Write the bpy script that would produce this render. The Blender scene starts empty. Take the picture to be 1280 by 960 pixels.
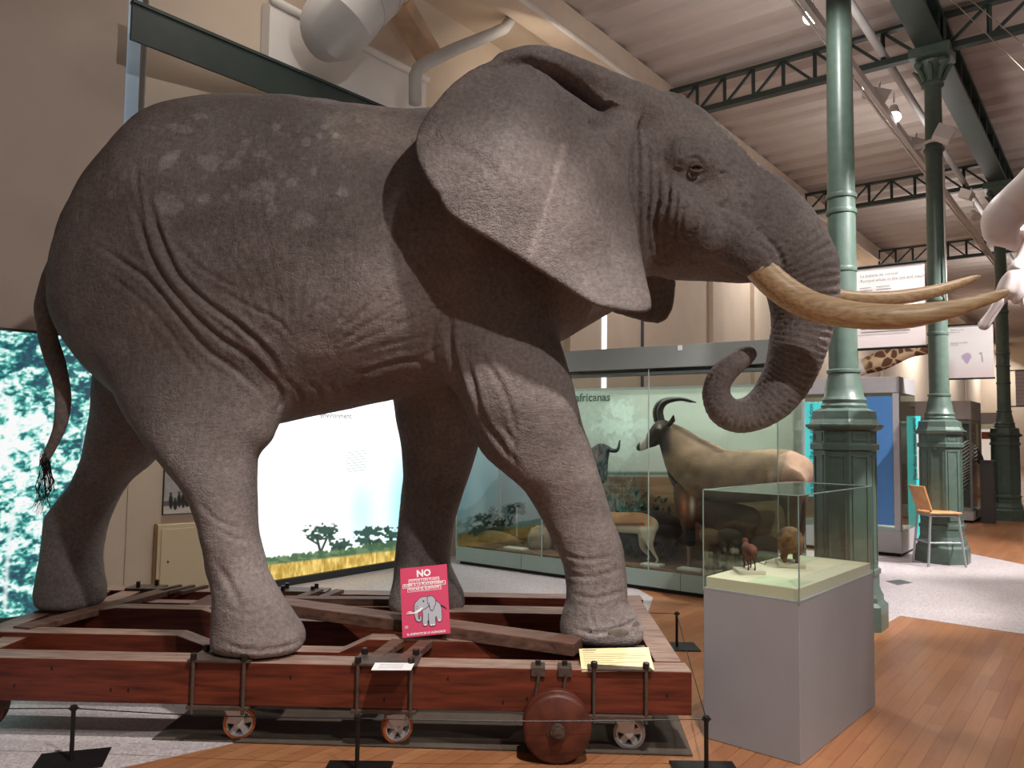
import bpy, bmesh, math, random
import numpy as np
from mathutils import Vector, Matrix

SC = bpy.context.scene
COL = SC.collection
random.seed(7)
PI = math.pi

# ------------------------------------------------------------------ camera
FPX = 985.0                       # focal length in pixels of a 1280 wide frame
PITCH, ROLL, EYE = math.radians(3.6), .013, 1.6
_F = np.array([0, math.cos(PITCH), math.sin(PITCH)])
_R0 = np.array([1., 0, 0]); _U0 = np.array([0, -math.sin(PITCH), math.cos(PITCH)])
_R = math.cos(ROLL)*_R0 + math.sin(ROLL)*_U0
_U = math.cos(ROLL)*_U0 - math.sin(ROLL)*_R0
_C = np.array([0, 0, EYE])

def ray(px, py):
    return _F + (px-640)/FPX*_R - (py-480)/FPX*_U
def P(px, py, Y):
    """sight line through a pixel of the survey, at world depth Y"""
    d = ray(px, py); return Vector(_C + d*(Y/d[1]))
def Pz(px, py, z):
    d = ray(px, py); return Vector(_C + d*((z-EYE)/d[2]))
def Ppl(px, py, pt, n):
    d = ray(px, py); n = np.array(n[:]); 
    t = ((np.array(pt[:])-_C) @ n)/(d @ n); return Vector(_C + d*t)
def proj(x, y, z):
    x = np.asarray(x); y = np.asarray(y); z = np.asarray(z)-EYE
    zz = y*_F[1]+z*_F[2]
    return (640+FPX*(x*_R[0]+y*_R[1]+z*_R[2])/zz, 480-FPX*(x*_U[0]+y*_U[1]+z*_U[2])/zz)

cam_d = bpy.data.cameras.new('camera'); cam = bpy.data.objects.new('camera', cam_d); COL.objects.link(cam)
cam_d.sensor_width = 36.0; cam_d.lens = 36.0*FPX/1280.0; cam_d.clip_end = 200
M3 = Matrix(((_R[0], _U[0], -_F[0]), (_R[1], _U[1], -_F[1]), (_R[2], _U[2], -_F[2])))
cam.matrix_world = Matrix.Translation(Vector(_C)) @ M3.to_4x4()
SC.camera = cam

# hall axes: hu runs down the column row, hl points to the long wall
C2 = Vector((5.67, 10.44, 0)); HU = Vector((.615, .788, 0)).normalized(); HL = Vector((-HU.y, HU.x, 0))
def H(s, t, z=0): return C2 + HU*s + HL*t + Vector((0, 0, z))
HANG = math.atan2(HU.y, HU.x)

# ------------------------------------------------------------------ objects
def wm(o):
    if o.parent is None: return o.matrix_basis.copy()
    return wm(o.parent) @ o.matrix_parent_inverse @ o.matrix_basis

def attach(o, parent, local=False):
    o.parent = parent
    if not local: o.matrix_parent_inverse = wm(parent).inverted()

def tag(o, label=None, cat=None, group=None, kind=None):
    if label: o['label'] = label
    if cat: o['category'] = cat
    if group: o['group'] = group
    if kind: o['kind'] = kind
    return o

def thing(name, label, cat, loc=(0, 0, 0), rz=0, group=None, kind=None):
    o = bpy.data.objects.new(name, None); COL.objects.link(o)
    o.location = loc; o.rotation_euler = (0, 0, rz); o.empty_display_size = .1
    return tag(o, label, cat, group, kind)

def mesh_obj(name, me, m, parent=None, local=False):
    o = bpy.data.objects.new(name, me); COL.objects.link(o)
    if m is not None:
        me.materials.clear()
        for k in (m if isinstance(m, (list, tuple)) else [m]): me.materials.append(k)
    if parent is not None: attach(o, parent, local)
    return o

def copy_tree(o, parent=None):
    c = o.copy(); COL.objects.link(c)
    if parent is not None: c.parent = parent
    for ch in list(o.children): copy_tree(ch, c)
    return c

class MB:
    """collects shapes into one mesh object"""
    def __init__(s): s.v = []; s.f = []; s.mi = []; s.cur = 0
    def add(s, vs, fs):
        n = len(s.v); s.v += [tuple(v) for v in vs]
        for f in fs: s.f.append(tuple(i+n for i in f)); s.mi.append(s.cur)
        return s
    def frame_box(s, o, ax, ay, az):
        o, ax, ay, az = map(Vector, (o, ax, ay, az))
        vs = [o, o+ax, o+ax+ay, o+ay, o+az, o+ax+az, o+ax+ay+az, o+ay+az]
        fs = [(0, 3, 2, 1), (4, 5, 6, 7), (0, 1, 5, 4), (1, 2, 6, 5), (2, 3, 7, 6), (3, 0, 4, 7)]
        if ax.cross(ay).dot(az) < 0: fs = [f[::-1] for f in fs]
        return s.add(vs, fs)
    def box(s, x0, x1, y0, y1, z0, z1):
        return s.frame_box((x0, y0, z0), (x1-x0, 0, 0), (0, y1-y0, 0), (0, 0, z1-z0))
    def beam(s, a, b, w, h, up=(0, 0, 1)):
        """bar from a to b, w wide, h high (centred)"""
        a = Vector(a); b = Vector(b); d = (b-a); up = Vector(up)
        sd = d.cross(up)
        if sd.length < 1e-6: sd = d.cross(Vector((1, 0, 0)))
        sd.normalize(); upn = sd.cross(d).normalized()
        return s.frame_box(a-sd*w/2-upn*h/2, sd*w, upn*h, d) if False else s.frame_box(a-sd*w/2-upn*h/2, d, sd*w, upn*h)
    def tube(s, pts, rad, n=12, cap=True, squash=None):
        pts = [Vector(p) for p in pts]
        if not isinstance(rad, (list, tuple)): rad = [rad]*len(pts)
        base = len(s.v); ref = None; L = len(pts)
        for i, p in enumerate(pts):
            d = (pts[min(i+1, L-1)]-pts[max(i-1, 0)]).normalized()
            if ref is None:
                ref = d.orthogonal().normalized()
            ref = (ref-d*ref.dot(d)).normalized(); b = d.cross(ref)
            for k in range(n):
                a = 2*PI*k/n
                s.v.append(tuple(p+(ref*math.cos(a)+b*math.sin(a))*rad[i]))
        for i in range(L-1):
            for k in range(n):
                k2 = (k+1) % n
                s.f.append((base+i*n+k, base+i*n+k2, base+(i+1)*n+k2, base+(i+1)*n+k)); s.mi.append(s.cur)
        if cap:
            s.f.append(tuple(base+k for k in range(n))[::-1]); s.mi.append(s.cur)
            s.f.append(tuple(base+(L-1)*n+k for k in range(n))); s.mi.append(s.cur)
        return s
    def lathe(s, prof, n=24, c=(0, 0, 0), rot=0, axis='z', cap=True):
        """prof: (radius, height) pairs; n=8 gives an octagon"""
        base = len(s.v); c = Vector(c); L = len(prof)
        for r, h in prof:
            for k in range(n):
                a = 2*PI*k/n+rot
                q = Vector((r*math.cos(a), r*math.sin(a), h))
                if axis == 'y': q = Vector((q.x, q.z, -q.y))
                if axis == 'x': q = Vector((q.z, q.y, -q.x))
                s.v.append(tuple(c+q))
        for i in range(L-1):
            for k in range(n):
                k2 = (k+1) % n
                s.f.append((base+i*n+k, base+i*n+k2, base+(i+1)*n+k2, base+(i+1)*n+k)); s.mi.append(s.cur)
        if cap:
            s.f.append(tuple(base+k for k in range(n))[::-1]); s.mi.append(s.cur)
            s.f.append(tuple(base+(L-1)*n+k for k in range(n))); s.mi.append(s.cur)
        return s
    def prism(s, poly, d):
        """closed polygon (3-D points) pushed along d"""
        poly = [Vector(p) for p in poly]; d = Vector(d); n = len(poly)
        vs = poly+[p+d for p in poly]
        fs = [tuple(range(n))[::-1], tuple(range(n, 2*n))]
        for i in range(n):
            j = (i+1) % n; fs.append((i, j, n+j, n+i))
        nrm = Vector()
        for i in range(n): nrm += poly[i].cross(poly[(i+1) % n])
        if nrm.dot(d) < 0: fs = [f[::-1] for f in fs]
        return s.add(vs, fs)
    def ball(s, c, r, n=12, m=8, sc=(1, 1, 1)):
        c = Vector(c); base = len(s.v)
        prof = [(r*math.sin(PI*(i+.02)/(m+.04)), -r*math.cos(PI*(i+.02)/(m+.04))) for i in range(m+1)]
        s.lathe(prof, n)
        for i in range(base, len(s.v)):
            q = s.v[i]; s.v[i] = (c.x+q[0]*sc[0], c.y+q[1]*sc[1], c.z+q[2]*sc[2])
        return s
    def mesh(s, name, smooth=None):
        me = bpy.data.meshes.new(name); me.from_pydata(s.v, [], s.f)
        me.polygons.foreach_set('material_index', s.mi)
        me.update()
        if smooth is not None:
            me.polygons.foreach_set('use_smooth', [True]*len(me.polygons))
            if smooth < 180: me.set_sharp_from_angle(angle=math.radians(smooth))
        return me
    def build(s, name, m, parent=None, local=False, smooth=None, bevel=0, seg=2):
        o = mesh_obj(name, s.mesh(name, smooth), m, parent, local)
        if bevel:
            b = o.modifiers.new('bevel', 'BEVEL'); b.width = bevel; b.segments = seg; b.limit_method = 'ANGLE'
            b.angle_limit = math.radians(40)
        return o

def np_mesh(name, V, Fq, smooth=True):
    me = bpy.data.meshes.new(name)
    V = np.asarray(V, np.float32); Fq = np.asarray(Fq, np.int32); k = Fq.shape[1]
    me.vertices.add(len(V)); me.vertices.foreach_set('co', V.ravel())
    me.loops.add(Fq.size); me.loops.foreach_set('vertex_index', Fq.ravel())
    me.polygons.add(len(Fq)); me.polygons.foreach_set('loop_start', np.arange(0, Fq.size, k, dtype=np.int32))
    me.polygons.foreach_set('use_smooth', np.ones(len(Fq), bool)) if smooth else None
    me.update(calc_edges=True); me.validate()
    return me

def set_colors(me, rgb):
    """per-vertex linear colours named Col"""
    a = me.color_attributes.new('Col', 'FLOAT_COLOR', 'POINT')
    c = np.ones((len(me.vertices), 4), np.float32); c[:, :3] = rgb
    a.data.foreach_set('color', c.ravel())

def lin(c):
    c = np.asarray(c, float)/255.0
    return np.where(c <= .04045, c/12.92, ((c+.055)/1.055)**2.4)

_txt_cache = {}
def text_mesh(body, size, align='LEFT', extrude=0.0, shear=0, weight=0):
    cu = bpy.data.curves.new('txt', 'FONT'); cu.body = body; cu.size = size; cu.align_x = align
    cu.extrude = extrude; cu.offset = weight; cu.resolution_u = 2
    o = bpy.data.objects.new('txt', cu); COL.objects.link(o)
    bpy.context.view_layer.update()
    me = bpy.data.meshes.new_from_object(o.evaluated_get(bpy.context.evaluated_depsgraph_get()))
    bpy.data.objects.remove(o); bpy.data.curves.remove(cu)
    return me
def text_on(name, lines, origin, ax, ay, m, parent, align='LEFT', off=.002, weight=0):
    """lines: (text, x, y, size) in metres on the plane origin, ax, ay"""
    ax = Vector(ax).normalized(); ay = Vector(ay).normalized(); n = ax.cross(ay)
    V = []; Fc = []
    for t, x, y, size in lines:
        me = text_mesh(t, size, align, weight=weight); b = len(V)
        V += [tuple(Vector(origin)+ax*(v.co.x+x)+ay*(v.co.y+y)+n*off) for v in me.vertices]
        Fc += [tuple(i+b for i in p.vertices) for p in me.polygons]
        bpy.data.meshes.remove(me)
    return MB().add(V, Fc).build(name, m, parent)

# ------------------------------------------------------------------ noise
def _hash(ix, iy, iz, seed):
    n = (ix.astype(np.int64)*374761393+iy.astype(np.int64)*668265263+iz.astype(np.int64)*2147483647+seed*974711) & 0x7fffffff
    n = ((n ^ (n >> 13))*1274126177) & 0x7fffffff
    n = n ^ (n >> 16)
    return (n & 0xffff)/65535.0
def vnoise(x, y, z=None, seed=0):
    x = np.asarray(x, float); y = np.asarray(y, float)
    z = np.zeros_like(x) if z is None else np.asarray(z, float)
    ix, iy, iz = np.floor(x), np.floor(y), np.floor(z)
    fx, fy, fz = x-ix, y-iy, z-iz
    fx = fx*fx*(3-2*fx); fy = fy*fy*(3-2*fy); fz = fz*fz*(3-2*fz)
    r = 0
    for a in (0, 1):
        for b in (0, 1):
            for c in (0, 1):
                r = r + (fx if a else 1-fx)*(fy if b else 1-fy)*(fz if c else 1-fz)*_hash(ix+a, iy+b, iz+c, seed)
    return r
def fbm(x, y, z=None, oct=4, seed=0):
    r = 0; a = .5; tot = 0
    for k in range(oct):
        r = r+a*vnoise(x*2**k+k*7.3, y*2**k+k*3.1, None if z is None else z*2**k+k*5.7, seed+k); tot += a; a *= .5
    return r/tot

# ------------------------------------------------------------------ bodies grown from a distance field
class Field:
    def __init__(s, lo, hi, h):
        s.h = h; s.lo = np.array(lo, float); s.n = np.ceil((np.array(hi)-s.lo)/h).astype(int)+1
        s.v = np.full(tuple(s.n), .5, np.float32)
        s.ax = [(s.lo[i]+np.arange(s.n[i])*h).astype(np.float32) for i in range(3)]
    def sub(s, lo, hi):
        a = [max(0, int((lo[i]-s.lo[i])/s.h)-1) for i in range(3)]
        b = [min(s.n[i], int((hi[i]-s.lo[i])/s.h)+3) for i in range(3)]
        sl = tuple(slice(a[i], max(b[i], a[i])) for i in range(3))
        return sl, s.ax[0][sl[0]][:, None, None], s.ax[1][sl[1]][None, :, None], s.ax[2][sl[2]][None, None, :]
    def union(s, sl, d, k):
        a = s.v[sl]
        if k > 0:
            h = np.maximum(k-np.abs(a-d), 0)/k
            s.v[sl] = np.minimum(a, d)-h*h*k*.25
        else: s.v[sl] = np.minimum(a, d)
    def chain(s, pts, k=.05, ys=1.0, sub=3, self_k=.0):
        """pts: (x, y, z, r) smoothed into a tapering limb; ys squeezes it across"""
        pts = np.array(pts, float)
        if sub > 1 and len(pts) > 2: pts = crom(pts, sub)
        m = k+.06
        lo = (pts[:, :3]-pts[:, 3:4]).min(0)-m; hi = (pts[:, :3]+pts[:, 3:4]).max(0)+m
        sl, X, Y, Z = s.sub(lo, hi)
        D = np.full(s.v[sl].shape, .5, np.float32)
        if D.size == 0: return
        for p, q in zip(pts[:-1], pts[1:]):
            mm = .1+k
            l2 = np.minimum(p[:3]-p[3], q[:3]-q[3])-mm; h2 = np.maximum(p[:3]+p[3], q[:3]+q[3])+mm
            s2, x, y, z = s.sub(l2, h2)
            s2 = tuple(slice(max(s2[i].start, sl[i].start), min(s2[i].stop, sl[i].stop)) for i in range(3))
            if any(q_.stop <= q_.start for q_ in s2): continue
            x, y, z = s.ax[0][s2[0]][:, None, None], s.ax[1][s2[1]][None, :, None], s.ax[2][s2[2]][None, None, :]
            loc = tuple(slice(s2[i].start-sl[i].start, s2[i].stop-sl[i].start) for i in range(3))
            d = rcone(x, y, z, p, q, ys)
            t = D[loc]
            if self_k:
                h = np.maximum(self_k-np.abs(t-d), 0)/self_k; D[loc] = np.minimum(t, d)-h*h*self_k*.25
            else: D[loc] = np.minimum(t, d)
        s.union(sl, D, k)
    def loft_x(s, xs, zt, zb, yc, hw, k=.05, p=2.2):
        xs, zt, zb, yc, hw = map(np.asarray, (xs, zt, zb, yc, hw))
        m = k+.06
        sl, X, Y, Z = s.sub((xs[0]-m, (yc-hw).min()-m, zb.min()-m), (xs[-1]+m, (yc+hw).max()+m, zt.max()+m))
        x1 = X[:, 0, 0]; I = lambda a: pch(xs, a, x1)[:, None, None]
        t, b, c, w = I(zt), I(zb), I(yc), np.maximum(I(hw), .02)
        a = np.maximum((t-b)/2, .02); zc = (t+b)/2
        g = (np.abs((Y-c)/w)**p+np.abs((Z-zc)/a)**p)**(1/p)-1
        d = g*np.minimum(a, w)*np.where(g > 0, 1, 1)
        over = np.maximum(np.maximum(xs[0]-X, X-xs[-1]), 0)
        d = np.sqrt(np.maximum(d, 0)**2+over**2)+np.minimum(d, 0)*(over == 0)
        s.union(sl, d.astype(np.float32), k)
    def loft_z(s, zs, xl, xr, yc, hw, k=.05, p=2.2, rb=.04, rt=.1):
        o = np.argsort(zs); zs, xl, xr, yc, hw = [np.asarray(a, float)[o] for a in (zs, xl, xr, yc, hw)]
        m = k+.06
        sl, X, Y, Z = s.sub((xl.min()-m, (yc-hw).min()-m, zs[0]-m), (xr.max()+m, (yc+hw).max()+m, zs[-1]+m))
        z1 = Z[0, 0, :]; I = lambda a: pch(zs, a, z1)[None, None, :]
        l, r, c, w = I(xl), I(xr), I(yc), np.maximum(I(hw), .02)
        a = np.maximum((r-l)/2, .02); xc = (l+r)/2
        g = (np.abs((Y-c)/w)**p+np.abs((X-xc)/a)**p)**(1/p)-1
        d = g*np.minimum(a, w)
        cap = np.maximum(zs[0]+rb-Z, Z-(zs[-1]-rt)); rr = np.where(Z < (zs[0]+zs[-1])/2, rb, rt)
        u_ = np.maximum(d+rr, 0); v_ = np.maximum(cap, 0)
        d = np.sqrt(u_*u_+v_*v_)-rr+np.minimum(np.maximum(d+rr, cap), 0)
        s.union(sl, d.astype(np.float32), k)
    def mesh(s, smooth=1):
        V, Fq = surface_nets(s.v, s.lo, s.h)
        for _ in range(smooth): V = relax(V, Fq)
        return V, Fq

def crom(pts, sub):
    P_ = np.vstack([2*pts[0]-pts[1], pts, 2*pts[-1]-pts[-2]]); out = []
    for i in range(1, len(P_)-2):
        a, b, c, d = P_[i-1:i+3]
        for t in np.arange(sub)/sub:
            out.append(.5*((2*b)+(c-a)*t+(2*a-5*b+4*c-d)*t*t+(3*b-a-3*c+d)*t**3))
    out.append(pts[-1]); out = np.array(out)
    if out.shape[1] > 3: out[:, 3] = np.maximum(out[:, 3], .003)
    return out
def pch(xs, ys, x):
    """monotone cubic through the stations"""
    xs = np.asarray(xs, float); ys = np.asarray(ys, float); n = len(xs)
    h = np.diff(xs); d = np.diff(ys)/h; m = np.zeros(n)
    m[0], m[-1] = d[0], d[-1]
    for i in range(1, n-1):
        if d[i-1]*d[i] > 0:
            w1 = 2*h[i]+h[i-1]; w2 = h[i]+2*h[i-1]; m[i] = (w1+w2)/(w1/d[i-1]+w2/d[i])
    x = np.clip(x, xs[0], xs[-1]); i = np.clip(np.searchsorted(xs, x)-1, 0, n-2)
    t = (x-xs[i])/h[i]
    return ((2*t**3-3*t**2+1)*ys[i]+(t**3-2*t**2+t)*h[i]*m[i]+(-2*t**3+3*t**2)*ys[i+1]+(t**3-t**2)*h[i]*m[i+1])
def rcone(x, y, z, p, q, ys=1.0):
    b = q[:3]-p[:3]; by = b[1]*ys
    bb = b[0]**2+by**2+b[2]**2+1e-9
    px, py, pz = x-p[0], (y-p[1])*ys, z-p[2]
    t = np.clip((px*b[0]+py*by+pz*b[2])/bb, 0, 1)
    dx, dy, dz = px-t*b[0], py-t*by, pz-t*b[2]
    return (np.sqrt(dx*dx+dy*dy+dz*dz)-(p[3]+(q[3]-p[3])*t)).astype(np.float32)
def surface_nets(v, lo, h):
    n = v.shape; ins = v < 0
    c = [ins[a:n[0]-1+a, b:n[1]-1+b, e:n[2]-1+e] for a in (0, 1) for b in (0, 1) for e in (0, 1)]
    cnt = sum(k.astype(np.int8) for k in c)
    act = (cnt > 0) & (cnt < 8)
    I, J, K = np.nonzero(act); idx = np.full(act.shape, -1, np.int32); idx[I, J, K] = np.arange(len(I))
    acc = np.zeros((len(I), 3)); num = np.zeros(len(I))
    for a in range(3):
        o1 = [(0, 0), (0, 1), (1, 0), (1, 1)]
        for u_, w_ in o1:
            s0 = [0, 0, 0]; oth = [k for k in range(3) if k != a]
            s0[oth[0]], s0[oth[1]] = u_, w_; s1 = list(s0); s1[a] = 1
            A = v[I+s0[0], J+s0[1], K+s0[2]]; B = v[I+s1[0], J+s1[1], K+s1[2]]
            x = (A < 0) != (B < 0); t = np.where(x, A/np.where(x, A-B, 1), 0)
            pt = np.zeros((len(I), 3)); pt[:] = s0; pt[:, a] += t
            acc += pt*x[:, None]; num += x
    V = (np.stack([I, J, K], 1)+acc/num[:, None])*h+lo
    Q = []
    for a in range(3):
        sA = [slice(None)]*3; sB = [slice(None)]*3
        sA[a] = slice(0, n[a]-1); sB[a] = slice(1, n[a])
        A = ins[tuple(sA)]; B = ins[tuple(sB)]
        i = np.stack(np.nonzero(A != B), 1)
        b, e = [k for k in range(3) if k != a]
        i = i[(i[:, b] > 0) & (i[:, b] < n[b]-1) & (i[:, e] > 0) & (i[:, e] < n[e]-1)]
        fl = A[i[:, 0], i[:, 1], i[:, 2]]
        def cell(db, de):
            j = i.copy(); j[:, b] -= db; j[:, e] -= de; return idx[j[:, 0], j[:, 1], j[:, 2]]
        q = np.stack([cell(1, 1), cell(0, 1), cell(0, 0), cell(1, 0)], 1)
        flip = fl if a != 1 else ~fl
        q[~flip] = q[~flip][:, ::-1]
        Q.append(q)
    return V, np.concatenate(Q)
def relax(V, Fq, f=.5):
    acc = np.zeros_like(V); num = np.zeros(len(V))
    for a, b in ((0, 1), (1, 2), (2, 3), (3, 0)):
        i, j = Fq[:, a], Fq[:, b]
        for c in range(3):
            acc[:, c] += np.bincount(i, V[j, c], len(V))+np.bincount(j, V[i, c], len(V))
        num += np.bincount(i, minlength=len(V))+np.bincount(j, minlength=len(V))
    return V+(acc/np.maximum(num, 1)[:, None]-V)*f
def normals(V, Fq):
    n = np.cross(V[Fq[:, 2]]-V[Fq[:, 0]], V[Fq[:, 3]]-V[Fq[:, 1]]); N = np.zeros_like(V)
    for k in range(4):
        for c in range(3): N[:, c] += np.bincount(Fq[:, k], n[:, c], len(V))
    return N/np.maximum(np.linalg.norm(N, axis=1, keepdims=True), 1e-9)
def seg_dist(px, py, pts):
    """distance to a polyline and the position 0..1 along it"""
    best = np.full(px.shape, 1e9); tb = np.zeros(px.shape); n = len(pts)-1
    for k in range(n):
        ax, ay = pts[k][:2]; bx, by = pts[k+1][:2]; dx, dy = bx-ax, by-ay
        t = np.clip(((px-ax)*dx+(py-ay)*dy)/(dx*dx+dy*dy+1e-9), 0, 1)
        d = np.hypot(px-ax-t*dx, py-ay-t*dy); m = d < best
        best = np.where(m, d, best); tb = np.where(m, (k+t)/n, tb)
    return best, tb
def poly_sd(px, py, poly):
    """signed distance to a polygon, negative inside"""
    d = np.full(np.broadcast(px, py).shape, 1e9); ins = np.zeros(d.shape, bool); n = len(poly)
    for i in range(n):
        ax, ay = poly[i]; bx, by = poly[(i+1) % n]; dx, dy = bx-ax, by-ay
        t = np.clip(((px-ax)*dx+(py-ay)*dy)/(dx*dx+dy*dy+1e-9), 0, 1)
        d = np.minimum(d, np.hypot(px-ax-t*dx, py-ay-t*dy))
        c = ((ay > py) != (by > py)) & (px < dx*(py-ay)/(dy if dy else 1e-9)+ax)
        ins ^= c
    return np.where(ins, -d, d)
# ------------------------------------------------------------------ materials
def new_mat(name):
    m = bpy.data.materials.new(name); m.use_nodes = True; nt = m.node_tree
    b = nt.nodes['Principled BSDF']; return m, nt, b
def N(nt, t, **k):
    n = nt.nodes.new(t)
    for a, v in k.items(): setattr(n, a, v)
    return n
def mat(name, rgb, rough=.6, metal=0, spec=.5, noise=0, scale=8, bump=0, bscale=60, emit=0, coat=0, stretch=None):
    """plain material with a little procedural unevenness in colour and relief; rgb is 0..255"""
    m, nt, b = new_mat(name); c = tuple(lin(rgb))
    b.inputs['Base Color'].default_value = (*c, 1); b.inputs['Roughness'].default_value = rough
    b.inputs['Metallic'].default_value = metal; b.inputs['Specular IOR Level'].default_value = spec
    if coat: b.inputs['Coat Weight'].default_value = coat
    L = nt.links.new; tc = N(nt, 'ShaderNodeTexCoord'); vec = tc.outputs['Object']
    if stretch:
        mp = N(nt, 'ShaderNodeMapping'); mp.inputs['Scale'].default_value = stretch; L(vec, mp.inputs['Vector']); vec = mp.outputs['Vector']
    if noise:
        t = N(nt, 'ShaderNodeTexNoise'); t.inputs['Scale'].default_value = scale; t.inputs['Detail'].default_value = 5
        L(vec, t.inputs['Vector'])
        r = N(nt, 'ShaderNodeValToRGB'); r.color_ramp.elements[0].position = .3; r.color_ramp.elements[1].position = .7
        r.color_ramp.elements[0].color = (*[k*(1-noise) for k in c], 1); r.color_ramp.elements[1].color = (*[min(1, k*(1+noise)) for k in c], 1)
        L(t.outputs['Fac'], r.inputs['Fac']); L(r.outputs['Color'], b.inputs['Base Color'])
    if bump:
        t = N(nt, 'ShaderNodeTexNoise'); t.inputs['Scale'].default_value = bscale; t.inputs['Detail'].default_value = 4
        L(vec, t.inputs['Vector'])
        bp = N(nt, 'ShaderNodeBump'); bp.inputs['Strength'].default_value = bump; bp.inputs['Distance'].default_value = .01
        L(t.outputs['Fac'], bp.inputs['Height']); L(bp.outputs['Normal'], b.inputs['Normal'])
    if emit:
        b.inputs['Emission Color'].default_value = (*c, 1); b.inputs['Emission Strength'].default_value = emit
    return m
def print_mat(name, emit=0, rough=.5, bump=0, bscale=80):
    """a print, or fur in patches: colour comes from the surface's own colour attribute"""
    m, nt, b = new_mat(name); L = nt.links.new
    a = N(nt, 'ShaderNodeAttribute', attribute_name='Col')
    b.inputs['Roughness'].default_value = rough
    if emit:
        b.inputs['Base Color'].default_value = (.02, .02, .02, 1)
        L(a.outputs['Color'], b.inputs['Emission Color']); b.inputs['Emission Strength'].default_value = emit
    else:
        L(a.outputs['Color'], b.inputs['Base Color'])
    if bump:
        tc = N(nt, 'ShaderNodeTexCoord'); t = N(nt, 'ShaderNodeTexNoise'); t.inputs['Scale'].default_value = bscale; t.inputs['Detail'].default_value = 4
        L(tc.outputs['Object'], t.inputs['Vector'])
        bp = N(nt, 'ShaderNodeBump'); bp.inputs['Strength'].default_value = bump; bp.inputs['Distance'].default_value = .01
        L(t.outputs['Fac'], bp.inputs['Height']); L(bp.outputs['Normal'], b.inputs['Normal'])
    return m
def glass_mat(name, tint=(235, 245, 240), refl=1.0):
    """thin pane: see-through with a Fresnel reflection"""
    m = bpy.data.materials.new(name); m.use_nodes = True; nt = m.node_tree; nt.nodes.clear(); L = nt.links.new
    out = N(nt, 'ShaderNodeOutputMaterial'); mx = N(nt, 'ShaderNodeMixShader'); tr = N(nt, 'ShaderNodeBsdfTransparent'); gl = N(nt, 'ShaderNodeBsdfGlossy')
    tr.inputs['Color'].default_value = (*lin(tint), 1); gl.inputs['Roughness'].default_value = .0
    fr = N(nt, 'ShaderNodeFresnel'); ge = N(nt, 'ShaderNodeNewGeometry'); mr = N(nt, 'ShaderNodeMapRange'); mr.inputs['To Min'].default_value = 1.5; mr.inputs['To Max'].default_value = 1/1.5
    L(ge.outputs['Backfacing'], mr.inputs['Value']); L(mr.outputs['Result'], fr.inputs['IOR'])
    mu = N(nt, 'ShaderNodeMath', operation='MULTIPLY'); mu.inputs[1].default_value = refl
    L(fr.outputs[0], mu.inputs[0]); L(mu.outputs[0], mx.inputs['Fac']); L(tr.outputs[0], mx.inputs[1]); L(gl.outputs[0], mx.inputs[2]); L(mx.outputs[0], out.inputs['Surface'])
    return m

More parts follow.
